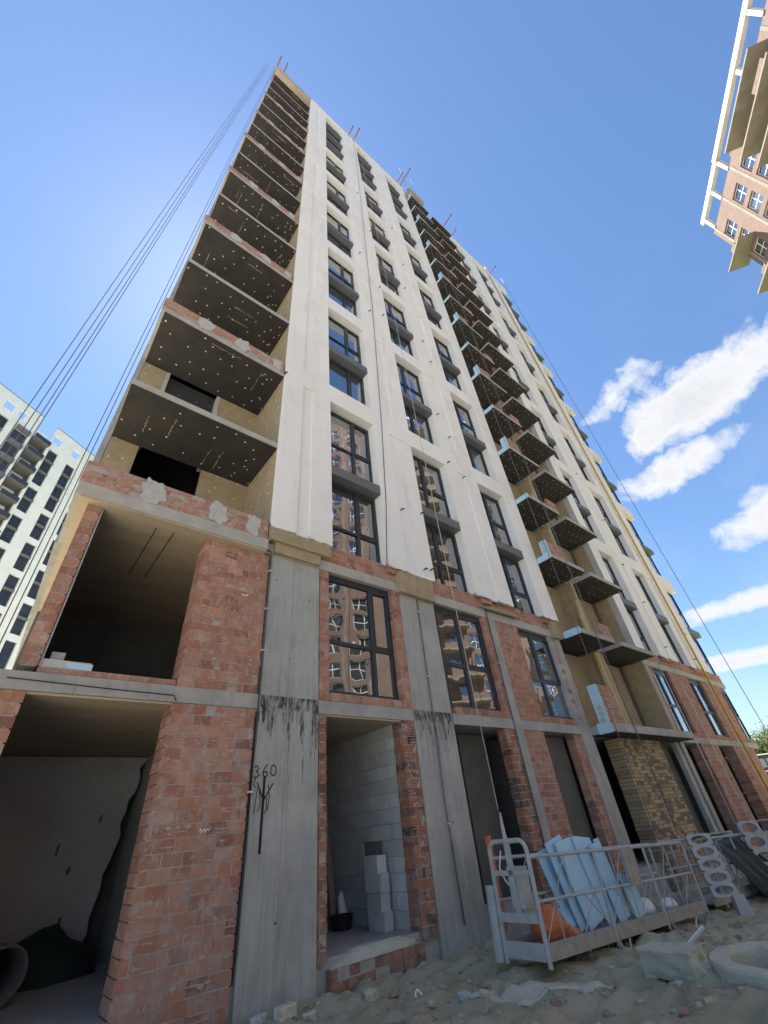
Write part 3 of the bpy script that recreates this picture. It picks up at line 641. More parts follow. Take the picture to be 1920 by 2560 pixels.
def recess_balcony(x0, x1, k, first):
    z = zb(k); fr = -.62 if k > 2 else -.44; bk = .945 if k > 2 else .3; mat = M['concrete'] if k < 4 else M['concrete_light']
    s = box('balcony_slab', x0, x1, fr, bk, z, z+.17 if k > 2 else z+.23, mat, B)
    if k > 3:
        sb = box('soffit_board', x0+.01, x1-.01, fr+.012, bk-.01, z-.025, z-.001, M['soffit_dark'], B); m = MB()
        for i in range(7):
            for j in range(4):
                if random.random() < .2: continue
                m.disc((x0+.2+i*(x1-x0-.35)/6+random.uniform(-.08, .08), fr+.15+j*.4+random.uniform(-.07, .07), z-.025), .024, '-z')
        stuff(m.build('dowel_caps', M['cap'], sb))
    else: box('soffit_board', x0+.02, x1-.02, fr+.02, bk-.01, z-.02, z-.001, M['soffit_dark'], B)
    tall = (k % 2 == 0) if first else False
    if first:
        MB().box(x0-.035, x0-.002, fr-.01, -.02, z-.03, z+.2 if k > 2 else z+.26).build('foam_panel', M['xps'], B)
        if tall:
            h = .78 if k > 2 else 1.35
            MB().box(x0-.034, x0-.001, fr-.012, fr+.3, z+.203 if k > 2 else z+.263, z+h).build('foam_panel', M['xps'], B)
            brickwork('balcony_parapet', x0+.002, x0+1.05, z+.175 if k > 2 else z+.24, z+h, y=fr+.02, d=.12, course=.09, pitch=.25, mat='brick_low')
            for q in range(3):
                if k > 5: break
                zz = z+.32+q*.17; m = MB(); n = 10; c0 = (fr+.15, zz)
                m.v = [(x0-.037, c0[0]+.1*random.uniform(.7, 1.1)*math.cos(6.283*i/n), c0[1]+.075*random.uniform(.7, 1.1)*math.sin(6.283*i/n)) for i in range(n)]; m.f = [tuple(range(n))]; m.build('adhesive_dab', M['glue'], B)
        elif k > 2:
            brickwork('balcony_parapet', x1-.72, x1-.01, z+.175, z+.68, y=fr+.02, d=.12, course=.09, pitch=.25, mat='brick_low')
    elif k > 2 and k % 2 == 1 and k > 5:
        brickwork('balcony_parapet', x0+.02, x0+.6, z+.175, z+.7, y=fr+.4, d=.12, course=.09, pitch=.25, mat='brick_low')
for k in range(2, 19):
    recess_balcony(11.14, 13.58 if k > 2 else 14.6, k, True); recess_balcony(14.12 if k > 2 else 14.66, 16.95 if k > 2 else 17.6, k, False)
box('roof_canopy', 11.3, 13.6, -.62, .9, 54.4, 54.6, M['concrete_light'], B)
# all remaining bricks, too many to be counted one by one
for mname, m in REST.items(): pass
keys = list(REST); allb = MB(); mats = []; idx = []
for i, kname in enumerate(keys):
    m = REST[kname]; n = len(allb.v); allb.v += m.v; allb.f += [tuple(a+n for a in f) for f in m.f]; idx += [i]*len(m.f)
me = bpy.data.meshes.new('brickwork'); me.from_pydata(allb.v, [], allb.f)
for kname in keys: me.materials.append(M[kname])
me.polygons.foreach_set('material_index', idx); me.update()
bm = bmesh.new(); bm.from_mesh(me); bmesh.ops.recalc_face_normals(bm, faces=bm.faces); bm.to_mesh(me); bm.free()
stuff(obj('remaining_bricks', me, B))

# --- writing on the concrete column: 3.60 over an arrow
def stroke(pts, r=.012, y=.197):
    m = MB()
    for i in range(len(pts)-1):
        a, b = Vector((pts[i][0], 0, pts[i][1])), Vector((pts[i+1][0], 0, pts[i+1][1])); d = (b-a); 
        if d.length < 1e-6: continue
        n = Vector((-d.z, 0, d.x)).normalized()*r; e = d.normalized()*r*.5; a -= e; b += e
        yy = y-.0004*i
        m.quad((a.x-n.x, yy, a.z-n.z), (b.x-n.x, yy, b.z-n.z), (b.x+n.x, yy, b.z+n.z), (a.x+n.x, yy, a.z+n.z))
    return m
def arc(cx, cz, rx, rz, a0, a1, n=12): return [(cx+rx*math.cos(R(a0+(a1-a0)*i/n)), cz+rz*math.sin(R(a0+(a1-a0)*i/n))) for i in range(n+1)]
marks = [arc(.225, 2.575, .032, .036, 150, -90, 8)+arc(.225, 2.495, .036, .044, 90, -150, 8), [(.288, 2.49), (.292, 2.478)], [(.415, 2.63), (.375, 2.60), (.348, 2.55), (.34, 2.51)]+arc(.378, 2.50, .036, .034, 180, -180, 10), arc(.512, 2.55, .046, .072, 0, 360, 16)]
for s in marks: stroke(s, .0085).build('painted_mark', M['paint_black'], B)
stroke([(.372, 2.47), (.374, 2.1), (.376, 1.54)], .021).build('painted_mark', M['paint_black'], B); stroke([(.26, 2.39), (.378, 2.16)], .010, .1955).build('painted_mark', M['paint_black'], B); stroke([(.52, 2.375), (.378, 2.16)], .010, .195).build('painted_mark', M['paint_black'], B)
def scribble(x, z, w, h, y): return stroke([(x+w*i/9, z+h*(.5+.5*math.sin(i*2.2))+(.02 if i == 8 else 0)) for i in range(10)], .006, y)
for pts in ([(.27, 2.33), (.25, 2.12), (.24, 2.0)], [(.30, 2.3), (.33, 2.12), (.29, 2.02)], [(.44, 2.36), (.47, 2.2), (.45, 2.04)], [(.42, 2.2), (.44, 2.06), (.41, 2.0)], [(.23, 2.46), (.20, 2.36), (.24, 2.33)]): stroke(pts, .006, .1945).build('painted_mark', M['paint_black'], B)
scribble(-.52, 1.83, .14, .05, .19).build('chalk_writing', M['chalk'], B); scribble(-.36, 4.62+.75, .12, .05, .19).build('chalk_writing', M['chalk'], B)

# ------------------------------------------------------------------ rooms at the ground floor
jw = box('block_wall', 3.32, 3.44, .5, 4.9, .3, 3.40, M['gas_joint'], B)
GB = MB().box(0, .1, -.292, .292, 0, .235).mesh('wall_block', M['gas_block']); GBH = MB().box(0, .1, -.14, .14, 0, .235).mesh('wall_block', M['gas_block'])
for r in range(13):
    z = .30+r*.241; y = .48+(.3 if r % 2 else 0)
    if r % 2: obj('wall_block', GBH, jw, (3.30, .63, z))
    y0 = .78 if r % 2 else .48
    while y0 < 4.8:
        yc = y0+.3
        hole = (r == 5 and 1.1 < yc < 1.55) or (r == 4 and 1.3 < yc < 1.9)
        if not hole: obj('wall_block', GB, jw, (3.30+random.uniform(-.004, .004), yc, z))
        y0 += .6
for a, b_, zz in ((1.25, 1.45, 1.5), (1.42, 1.62, 1.26)): pass
box('gap_shade', 3.316, 3.319, 1.2, 1.46, 1.51, 1.745, M['black'], B)  # black sheet stands in for the shade inside the missing block's hole
rng_ = random.Random(11); edge = [(-.40-.42*(1-(z-.3)/3.0)+rng_.uniform(-.06, .06), z) for z in [.3+3.08*i/16 for i in range(17)]]
MB().prism([(-2.95, .3)]+edge+[(-2.95, 3.38)], 4.5, 4.7).build('grey_partition', M['grey_plaster'], B)
m = MB()
for i in range(5):
    x, z = rng_.uniform(-2.8, -.9), rng_.uniform(.9, 3.1); m.prism([(x+0.03*rng_.uniform(.5, 1.4)*math.cos(6.283*q/7), z+.09*rng_.uniform(.5, 1.4)*math.sin(6.283*q/7)) for q in range(7)], 4.494, 4.499)
stuff(m.build('pit_shade', M['dark_room'], B))  # dark patches on the plaster face, painting the shade of small holes
for a_ in (-2.05, -1.75): box('groove_shade', a_, a_+.018, .35, 2.3, 6.396, 6.3995, M['black'], B)  # black strips laid on the ceiling in place of shaded grooves
# squeezed mortar and plaster smears on the near brick piers
def smears(name, x0, x1, z0, z1, n, y, seed, mat='brick_wash'):
    rg = random.Random(seed); m = MB(); big = 0
    for i in range(n):
        x, z = rg.uniform(x0+.06, x1-.06), z0+(z1-z0)*rg.random(); w, h = rg.choice(((.09, .009), (.05, .013), (.03, .018), (.13, .008), (.013, .045), (.04, .022))); k = 11; sd_ = rg.random()*90
        pts = []
        for q in range(k):
            an = 6.283*q/k; rr = 1+.75*noise.noise((math.cos(an)*1.3+sd_, math.sin(an)*1.3, 1)); pts.append((min(max(x+w*rr*math.cos(an), x0), x1), z+h*rr*math.sin(an)))
        m.prism(pts, y-.004-.0001*(i % 30), y+.006)
    return stuff(m.build(name, M[mat], B))
smears('mortar_smears', -1.19, .12, .1, 3.4, 90, .196, 1); smears('mortar_smears', -1.17, .12, 3.7, 6.35, 60, .196, 2); smears('mortar_smears', 3.31, 3.67, .3, 3.4, 40, .196, 3); smears('mortar_smears', 7.52, 8.43, -.1, 6.3, 110, .196, 4); smears('mortar_smears', 20.3, 27.0, -.3, 6.3, 160, .195, 5); smears('mortar_smears', -3.38, -.06, 6.72, 7.1, 50, .016, 6)
for x, z in ((.70, 4.34), (.71, 2.03), (.68, .78), (4.36, 4.3), (4.4, 1.66), (1.1, 5.6), (.33, 5.9)):
    MB().disc((x, .1995, z), .016, '-y', .003, 8); m = MB(); m.disc((x, .1995, z), .016, '-y', .002, 8); m.build('tie_hole_shade', M['black'], B)  # flat black discs: the shade of each tie hole is put into colour
for x in (.70, 4.32): box('formwork_ridge', x, x+.016, .192, .201, .1, 6.42, M['concrete'], B)
box('side_partition', -.35, -.12, .62, 5.0, .3, 3.40, M['grey_plaster'], B)
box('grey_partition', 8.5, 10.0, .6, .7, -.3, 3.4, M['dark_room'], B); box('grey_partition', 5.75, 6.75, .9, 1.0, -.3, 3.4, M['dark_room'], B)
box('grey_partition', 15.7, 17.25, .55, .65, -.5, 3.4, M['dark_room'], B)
box('interior_parapet', -2.9, -1.2, 2.0, 2.12, 3.66, 4.25, M['grey_plaster'], B)
box('jamb_plaster', -2.938, -2.915, .23, .62, 3.76, 6.39, M['grey_plaster'], B)
# loose aerated blocks standing in the doorway
def loose_block(name, x, y, z, rz, label, dims=(.2, .42, .25)):
    m = MB(); dx, dy, dz = dims; m.box(-dx/2, dx/2, -dy/2, dy/2, 0, dz)
    o = obj(name, m.mesh(name, M['gas_block'])); o.location = (x, y, z); o.rotation_euler = (0, 0, R(rz))
    return tag(o, label, 'block', 'loose blocks stacked in the doorway')
for i, lab in enumerate(('lowest pale block of the stack inside the doorway', 'second pale block up in the doorway stack', 'third pale block up in the doorway stack', 'topmost pale block of the doorway stack')):
    loose_block('aerated_block', 3.10+(.02, .0, -.03, -.02)[i], 1.05-(.02, .01, .04, .0)[i], .30+i*.252, (3, -2, 4, -3)[i], lab)
# black mortar tub and leaning boards
m = MB(); n = 18
for zz, rr in ((0, .17), (.2, .21), (.2, .19), (.03, .16)): m.v += [(rr*math.cos(6.283*i/n), rr*math.sin(6.283*i/n), zz) for i in range(n)]
for k in range(3): m.f += [(k*n+i, k*n+(i+1) % n, (k+1)*n+(i+1) % n, (k+1)*n+i) for i in range(n)]
m.f += [tuple(range(n))[::-1], tuple(range(3*n, 4*n))]
tub = tag(obj('mortar_tub', m.mesh('mortar_tub', M['black'])), 'black round mortar tub on the floor inside the block-walled doorway', 'tub'); tub.location = (2.93, 1.95, .30)
for i, (x, lab) in enumerate(((2.55, 'dark board leaning furthest left inside the doorway'), (2.72, 'middle leaning board inside the block-walled doorway'), (2.9, 'rightmost pale board leaning inside the block-walled doorway'))):
    mm = MB(); mm.box(-.08, .08, -.012, .012, 0, 2.1); o = obj('leaning_board', mm.mesh('leaning_board', M['wood'])); o.location = (x+.1, 2.5-.1*i, .30); o.rotation_euler = (R(-10), R(4), R(20)); tag(o, lab, 'board', 'boards leaning inside the doorway')
m = MB(); m.tube([(0, 0, 0), (.02, 0, .2), (.0, .03, .42), (.03, .03, .5)], [.07, .09, .06, .02], 8); o = obj('white_sack', m.mesh('white_sack', M['paper'], True)); o.location = (3.1, 2.2, .30); tag(o, 'small white sack behind the black tub in the doorway', 'sack')
# broad grey drain pipe and rubbish in the left room
m = MB(); n = 24
for yy, rr in ((0, .30), (1.1, .30), (1.1, .27), (0, .27)): m.v += [(rr*math.cos(6.283*i/n), yy, rr*math.sin(6.283*i/n)) for i in range(n)]
for k in range(3): m.f += [(k*n+i, k*n+(i+1) % n, (k+1)*n+(i+1) % n, (k+1)*n+i) for i in range(n)]
m.f += [(3*n+i, 3*n+(i+1) % n, (i+1) % n, i) for i in range(n)]
o = obj('drain_pipe', m.mesh('drain_pipe', M['pvc'], True)); o.location = (-2.05, 2.2, .60); o.rotation_euler = (0, 0, R(12)); tag(o, 'broad grey drain pipe lying in the dark left room', 'pipe')
def heap(name, pts, h, mat, label, cat, seed):
    rng = random.Random(seed); m = MB(); k = len(pts); c = Vector((sum(p[0] for p in pts)/k, sum(p[1] for p in pts)/k, 0)); z0 = pts[0][2]
    rings = []
    for t_, hh in ((1, 0), (.82, .45), (.5, .85), (.15, 1)):
        rings.append(len(m.v))
        for p in pts:
            d = Vector((p[0], p[1], 0))-c; q = c+d*t_*rng.uniform(.85, 1.12); m.v.append((q.x, q.y, z0+hh*h*rng.uniform(.7, 1.15)))
    for a, b in zip(rings, rings[1:]): m.f += [(a+i, a+(i+1) % k, b+(i+1) % k, b+i) for i in range(k)]
    m.f.append(tuple(range(rings[-1], rings[-1]+k)))
    return tag(obj(name, m.mesh(name, mat, True)), label, cat)
heap('rubbish_heap', [(-1.9, 3.3, .3), (-1.4, 3.1, .3), (-.7, 3.4, .3), (-.5, 4.0, .3), (-.8, 4.4, .3), (-1.6, 4.4, .3), (-2.2, 4.2, .3), (-2.4, 3.6, .3)], .55, M['tarp'], 'dark heap of sheeting in the left room', 'rubbish', 3)
heap('sand_ridge', [(1.55, .2, .2), (2.0, .16, .2), (2.6, .15, .2), (3.25, .18, .2), (3.3, .5, .2), (2.8, .62, .2), (2.2, .5, .2), (1.7, .5, .2)], .13, M['mud_sack'], 'pale spilled mortar ridge along the doorway sill', 'spoil', 5)
# things left on the second storey sill
o = MB().box(-2.92, -2.35, .24, .34, 3.757, 3.86).build('foam_offcut', M['gas_block']); tag(o, 'flat pale offcut lying on the brick sill of the open bay', 'offcut')
o = MB().box(-2.62, -2.33, .225, .238, 3.757, 3.84).build('blue_label_sheet', M['xps']); tag(o, 'small blue sheet leaning on the pale offcut', 'sheet')
o = MB().box(-2.84, -2.68, .42, .56, 3.67, 4.02).build('cement_bag', M['gas_block']); tag(o, 'grey block standing behind the brick sill of the open bay', 'block')
# ------------------------------------------------------------------ finished white tower behind, to the left
def local_thing(name, label, cat, loc, ang):
    e = bpy.data.objects.new(name, None); COL.objects.link(e); e.location = loc; e.rotation_euler = (0, 0, ang); return tag(e, label, cat)
CX, CY = -3.00775, -6.88967
K = 1.22
TW = local_thing('white_tower', 'finished white apartment tower with dark windows behind the left end of the unfinished block', 'building', (CX+K*(-12.177-CX), CY+K*(55.871-CY), 0), R(32.8))
def tz(z): return 1.6+K*(z-1.6)
def stack(top, first, n=9):
    out = [first]; z = first[0]-.95
    for i in range(n): out.append((z-4.95, z)); z -= 6.0
    return [(a, b) for a, b in out if a > 2]
COLS = []
def wcol(a, b, first): COLS.append((a, b, stack(0, first)))
wcol(1.0, 2.7, (54.85, 62.9)); wcol(4.65, 6.35, (51.6, 62.5)); wcol(8.35, 10.0, (54.3, 62.3)); wcol(12.0, 13.6, (51.6, 62.3)); wcol(15.6, 17.2, (54.3, 62.2))
wcol(-8.1, -6.4, (54.4, 62.9)); wcol(-11.9, -10.2, (51.6, 62.9)); wcol(-15.6, -13.9, (54.4, 62.9))
HOLES = [(.65, 2.4), (4.6, 6.1), (-8.2, -6.6), (-5.75, -4.6), (8.4, 10), (-12, -10.4)]
def tower_wall(x0, x1, name):
    cols = [c for c in COLS if c[0] > x0 and c[1] < x1]; holes = [h for h in HOLES if h[0] > x0 and h[1] < x1]
    xs = sorted({x0, x1} | {v for c in cols for v in c[:2]} | {v for h in holes for v in h}); zs = sorted({0, 68, 64.5, 66.3} | {v for c in cols for r in c[2] for v in r})
    def dep(x, z):
        for a, b, rs in cols:
            if a < x < b and any(p < z < q for p, q in rs): return None
        if 64.5 < z < 66.3 and any(a < x < b for a, b in holes): return None
        return 0.0
    return relief(xs, zs, dep, name, None, y_side=.5)
tower_wall(.5, 24, 'w').build('white_wall', M['tower_white'], TW); tower_wall(-24, -2.45, 'w').build('white_wall', M['tower_white'], TW)
for a, b in ((.5, 24), (-24, -2.45)):
    MB().box(a, b, .36, 14, 0, 63.4).build('tower_core', M['dark_room'], TW); MB().box(a, b, -.05, .5, 68, 68.12).build('coping', M['clad'], TW)
MB().box(-2.45, .5, 2.0, 14, 0, 64).build('tower_core', M['dark_room'], TW); MB().box(-2.45, .5, 1.9, 2.0, 0, 66.5).build('recess_wall', M['tower_white'], TW)
TWIN = {}
def tower_window(a, b, z0, z1):
    w, h = round(b-a, 2), round(z1-z0, 2)
    if (w, h) not in TWIN:
        m = MB(); m.box(0, w, 0, .06, 0, .08); m.box(0, w, 0, .06, h-.08, h); m.box(0, .07, 0, .06, .08, h-.08); m.box(w-.07, w, 0, .06, .08, h-.08); m.box(w*.55-.04, w*.55+.04, 0, .06, .08, h-.08); m.box(.07, w-.07, .005, .055, h*.45-.03, h*.45+.03)
        p = MB(); p.box(.05, w-.05, .03, .05, .05, h-.05)
        TWIN[(w, h)] = (m.mesh('window', M['frame']), p.mesh('pane', M['glass_far']))
    o = bpy.data.objects.new('window', TWIN[(w, h)][0]); COL.objects.link(o); o.parent = TW; o.location = (a, .29, z0)
    q = bpy.data.objects.new('pane', TWIN[(w, h)][1]); COL.objects.link(q); q.parent = o
sp = MB()
for a, b, rs in COLS:
    for (p, q) in rs:
        n = max(1, round((q-p)/2.6)); h = (q-p)/n
        for i in range(n):
            if q > 30 and a < 11 and a > -13: tower_window(a, b, p+i*h+(.3 if i else 0), p+(i+1)*h)
            else: sp.box(a, b, .3, .34, p+i*h, p+(i+1)*h-.01)
            if i and q > 30:
                o = MB().box(a-.12 if False else a+.01, b-.01, -.12, .3, p+i*h-.05, p+i*h+.3).build('spandrel', M['clad'], TW)
stuff(sp.build('lower_windows', M['glass_far'], TW))
for i in range(16):
    z = 62.6-i*3.3
    MB().box(-2.4, .45, -.7, 1.9, z, z+.2).build('balcony_slab', M['clad'], TW); MB().box(-2.4, .45, -.75, -.66, z+.201, z+1.0).build('balcony_rail', M['frame'], TW)
    MB().box(-5.2, -2.9, -.45, .0, z-.5, z-.3).build('balcony_slab', M['clad'], TW); MB().box(-5.2, -2.9, -.5, -.42, z-.299, z+.4).build('balcony_rail', M['conduit'], TW)
MB().box(-5.2, -2.9, -.02, -.01, 10, 62).build('balcony_back', M['frame'], TW)

# ------------------------------------------------------------------ brick tower on the right, still unplastered
K2 = 1.167
RT = local_thing('brick_tower', 'sunlit unplastered brick tower with white roof frame and projecting balconies', 'building', (CX+K2*(41.848-CX), CY+K2*(-19.388-CY), 0), math.atan2(-.502, -.865))
RW = []; P3 = 2.95; TOPZ = 57.7
bays = [(.1, 1.95), (4.15, 6.0), (7.6, 9.45)]
for q in range(1, 6):
    for a, b in ((.1, 1.95), (4.15, 6.0), (7.6, 9.45)): bays.append((a+19.0*q, b+19.0*q))
bays = [b for b in bays if b[1] < 70]
balx = [(9.6+19*q, 18.4+19*q) for q in range(4)]
bdoors = [(a+1.0, a+3.0) for a, b in balx] + [(a+5.2, a+7.4) for a, b in balx]
rows = [(TOPZ-P3*i, TOPZ-P3*i+2.2) for i in range(19)]
xs = sorted({-.6, 74} | {v for b in bays+bdoors for v in b}); zs = sorted({0, 61.9} | {v for r in rows for v in r})
def dep(x, z):
    if any(p < z < q for p, q in rows) and any(a < x < b for a, b in bays+bdoors): return None
    return 0.0
relief(xs, zs, dep, 'w', None, y_side=.5).build('brick_wall', M['far_brick'], RT)
MB().box(-.55, 74, .36, 15, 0, 61.2).build('tower_core', M['dark_room'], RT)
MB().box(-.62, -.56, .2, 15, 0, 61.8).build('brick_wall', M['far_brick'], RT)
m = MB(); m.box(0, 1.85, 0, .07, 0, .09); m.box(0, 1.85, 0, .07, 2.11, 2.2); m.box(0, .09, 0, .07, .09, 2.11); m.box(1.76, 1.85, 0, .07, .09, 2.11); m.box(1.0, 1.09, 0, .07, .09, 2.11); m.box(.09, 1.76, .004, .066, 1.0, 1.08)
wf = m.mesh('window', M['frame_white']); wp = MB().box(.06, 1.79, .03, .05, .06, 2.14).mesh('pane', M['glass'])
low = MB(); lowp = MB()
for bi, (a, b) in enumerate(bays):
    for ri, (z0, z1) in enumerate(rows):
        if bi < 3 and ri < 4:
            o = bpy.data.objects.new('window', wf); COL.objects.link(o); o.parent = RT; o.location = (a, .2, z0); p = bpy.data.objects.new('pane', wp); COL.objects.link(p); p.parent = o
        else:
            for (c, d, e, f) in ((a, b, z0, z0+.09), (a, b, z1-.09, z1), (a, a+.09, z0, z1), (b-.09, b, z0, z1), (a+1.0, a+1.09, z0, z1), (a, b, z0+1.0, z0+1.08)): low.box(c, d, .2, .26, e, f)
            lowp.box(a+.05, b-.05, .23, .25, z0+.05, z1-.05)
for (a, b) in bdoors:
    for (z0, z1) in rows: lowp.box(a, b, .3, .32, z0, z1)
stuff(low.build('lower_window_frames', M['frame_white'], RT)); stuff(lowp.build('lower_window_panes', M['glass'], RT))
for x in (.0, 3.75, 7.1): MB().box(x-.16, x+.16, -.03, .0, 40, 61.9).build('concrete_pilaster', M['far_concrete'], RT)
m = MB()
for q in range(1, 4):
    for x in (.0, 3.75, 7.1): m.box(19*q+x-.16, 19*q+x+.16, -.03, 0, 0, 61.9)
for x in (0, 3.75, 7.1): m.box(x-.16, x+.16, -.03, 0, 0, 39.9)
stuff(m.build('lower_pilasters', M['far_concrete'], RT))
for ri in range(19):
    z = 60.15-P3*ri
    for qi, (a, b) in enumerate(balx):
        if ri < 4 and qi == 0:
            MB().box(a, b, -1.9, .3, z, z+.2).build('balcony_slab', M['far_concrete'], RT)
            if ri: MB().box(b-3.2, b-.5, -1.85, -1.7, z+.2, z+.9).build('balcony_parapet', M['far_brick'], RT)
        else:
            low = MB(); low.box(a, b, -1.9, .3, z, z+.2); stuff(low.build('lower_balcony', M['far_concrete'], RT)); stuff(MB().box(a+.5, a+4, -1.85, -1.7, z+.2, z+1.0).build('lower_parapet', M['far_brick'], RT))
for ri in range(9):
    z = 54.45-2*P3*ri
    MB().box(-1.9, 2.3, -1.8, .5, z, z+.18).build('balcony_slab', M['far_concrete'], RT); MB().box(.4, 1.5, -1.75, -1.6, z+.18, z+.75).build('balcony_parapet', M['far_brick'], RT)
# open white frame on the roof
MB().box(-.4, 6.9, -.15, .35, 64.3, 65.05).build('roof_beam', M['far_white'], RT); MB().box(6.9, 15.8, -.2, .3, 64.45, 65.2).build('roof_beam', M['far_white'], RT); MB().box(15.8, 74, -.15, .35, 64.5, 65.3).build('roof_beam', M['far_white'], RT)
for x in (.2, 3.7, 6.95, 15.5, 20, 24, 28): MB().box(x-.2, x+.2, -.1, .3, 61.9, 64.4).build('roof_post', M['far_white'], RT)
MB().box(7.2, 15.6, 1.2, 8, 61.2, 64.2).build('roof_hut', M['far_brick'], RT)

# ------------------------------------------------------------------ roof outriggers and their ropes
JG = 'red outrigger beams along the roof edge'
def jib(x, y0, y1, z, lab, lean=.45):
    j = thing('outrigger_beam', lab, 'beam', (x, 1.0, z), JG)
    MB().tube([(x, 1.6, z-.1), (x, y1, z+lean)], .06, 6).build('arm', M['rust'], j); MB().box(x-.06, x+.06, y1-.05, y1+.08, z+lean-.02, z+lean+.12).build('rope_head', M['conduit'], j)
    MB().box(x-.07, x+.07, 1.0, 1.15, 55.57 if x > 0 else 54.76, z).build('post', M['rust'], j)
jib(-3.38, 1, -.55, 56.0, 'left of the two outriggers at the peak above the balcony bay'); jib(-2.75, 1, -.55, 56.0, 'right of the two outriggers at the peak above the balcony bay')
jib(4.25, 1, -.7, 56.0, 'left outrigger of the pair above the second window column'); jib(4.85, 1, -.95, 56.0, 'right outrigger of the pair above the second window column')
jib(10.5, 1, -.9, 56.0, 'shorter outrigger of the pair left of the middle recess'); jib(10.9, 1, -1.65, 56.0, 'longer outrigger of the pair left of the middle recess')
jib(17.4, 1, -1.4, 56.0, 'outrigger right of the middle recess standing tall'); jib(18.9, 1, -.75, 56.0, 'short outrigger right of the middle recess'); jib(25.9, 1, -.9, 56.0, 'last outrigger near the far end of the roof')
RG = 'steel ropes hanging from the roof'
def rope(pts, lab, r=.011, mat='rope'):
    return tag(MB().tube(pts, r, 5).build('hanging_rope', M[mat], None, True), lab, 'rope', RG)
def sway(x, y, z0, z1, dx=0, dy=0, n=8): return [(x+dx*i/n, y+dy*i/n, z0+(z1-z0)*i/n) for i in range(n+1)]
rope(sway(3.53, -1.65, 1.75, 56.2, .9, .9), 'rope running down the second window column to the left hoist', .009, 'rope_pale')
rope(sway(8.68, -1.65, 1.1, 56.2, 1.2, .6), 'left rope passing the blue ended balconies', .010); rope(sway(9.72, -1.65, 1.1, 56.2, 1.2, .6), 'right rope of the pair passing the balcony divider', .010); rope(sway(9.86, -1.62, 1.1, 56.2, 1.5, .6), 'third rope close beside the balcony divider', .008)
for i, (a, b) in enumerate(((-12.3, -9.0), (-11.4, -8.3), (-10.7, -8.0), (-10.2, -7.2))):
    d0, d1 = 7.2, 7.0
    rope([(CX+d0*math.sin(R(a)), CY+d0*math.cos(R(a)), .2), (CX+d0*math.sin(R(a+.9)), CY+d0*math.cos(R(a+.9)), 22), (CX+d1*math.sin(R(b)), CY+d1*math.cos(R(b)), 54.5)], ('leftmost', 'second from left', 'third from left', 'fourth from left')[i]+' of the ropes crossing the white tower', .008)
for i, a in enumerate((-3.9, -3.25)):
    rope([(CX+7*math.sin(R(a)), CY+7*math.cos(R(a)), .2), (CX+7*math.sin(R(a-.4)), CY+7*math.cos(R(a-.4)), 40), (CX+7*math.sin(R(a-.6)), CY+7*math.cos(R(a-.6)), 55)], ('left', 'right')[i]+' rope close to the edge of the balcony bay', .008)
rope(sway(28.5, -.5, -.3, 55.9, -1.2, 0), 'rope against the sky beyond the far end of the block', .018)

# ------------------------------------------------------------------ suspended working platform
def pframe(x0, y0, z0, tilt, yaw): return Matrix.Translation((x0, y0, z0)) @ Matrix.Rotation(yaw, 4, 'Z') @ Matrix.Rotation(tilt, 4, 'Y')
def tf(m, mat):
    m.v = [tuple(mat @ Vector(v)) for v in m.v]; return m
def platform(label, mat, L, post_x, left_hoist):
    p = thing('suspended_platform', label, 'platform', tuple(mat @ Vector((L/2, .35, 0))), 'suspended working platforms')
    def part(name, m, mm='steel'): return tf(m, mat).build(name, M[mm], p, False)
    part('deck', MB().box(.05, L-.05, .04, .68, .03, .07), 'steel_dirty'); part('toe_board', MB().box(0, L, -.012, .02, .0, .17), 'steel_dirty'); part('toe_board', MB().box(0, L, .69, .72, .0, .17), 'steel_dirty')
    for y in (0.0, .7):
        for z, r in ((1.06, .024), (.58, .02)): part('rail', MB().tube([(0, y, z), (L, y, z)], r, 8))
        for x in post_x: part('post', MB().tube([(x, y, -.06), (x, y, 1.08)], .026, 8))
        for a, b in zip(post_x, post_x[1:]):
            h = (a+b)/2; part('strut', MB().tube([(a+.05, y, .17), (h, y, 1.04)], .009, 5)); part('strut', MB().tube([(b-.05, y, .17), (h+.3, y, .58)], .009, 5)); part('strut', MB().tube([(h, y, .17), (h, y, 1.05)], .011, 6)); part('strut', MB().tube([(a+.3, y, .58), (h-.1, y, .17)], .010, 6)); part('strut', MB().tube([(b-.3, y, .58), (h+.1, y, .17)], .010, 6)); part('strut', MB().tube([((a+h)/2, y, .17), ((a+h)/2, y, .6)], .010, 6))
    for x in ((0,) if left_hoist else ()):
        hoop = [(x, 0, -.06), (x, 0, 1.12)]+[(x, .12-.12*math.cos(R(9*i)), 1.12+.14*math.sin(R(9*i))) for i in range(1, 11)]+[(x, .58+.12*math.sin(R(9*i)), 1.12+.14*math.cos(R(9*i))) for i in range(11)]+[(x, .7, -.06)]
        part('end_hoop', MB().tube(hoop, .032, 8)); part('end_bar', MB().box(x-.02, x+.02, 0, .7, .86, .92)); part('end_bar', MB().box(x-.03, x+.03, .03, .67, .36, .46)); part('end_plate', MB().box(x-.015, x+.015, .02, .68, .0, .17))
    if left_hoist:
        part('hoist_motor', MB().box(.03, .24, .24, .46, .5, .96), 'steel'); part('hoist_gear', MB().box(.06, .30, .27, .43, .38, .50), 'steel'); part('hoist_arm', MB().box(-.02, .03, .31, .39, .46, 1.3)); part('rope_lock', MB().tube([(.0, .35, 1.24), (.0, .36, 1.45), (-.02, .34, 1.62)], [.032, .026, .014], 7), 'rope_pale')
        part('control_cable', MB().tube([(.02, .5, 1.15), (.0, .56, .95), (.02, .5, .8), (.06, .42, .7)], .012, 6), 'paper')
        part('wall_roller', MB().tube([(.0, .82, -.05), (.0, .80, .75)], [.085, .08], 12), 'steel')
    return p
m1 = pframe(3.50, -2.0, .09, R(2.55), 0)
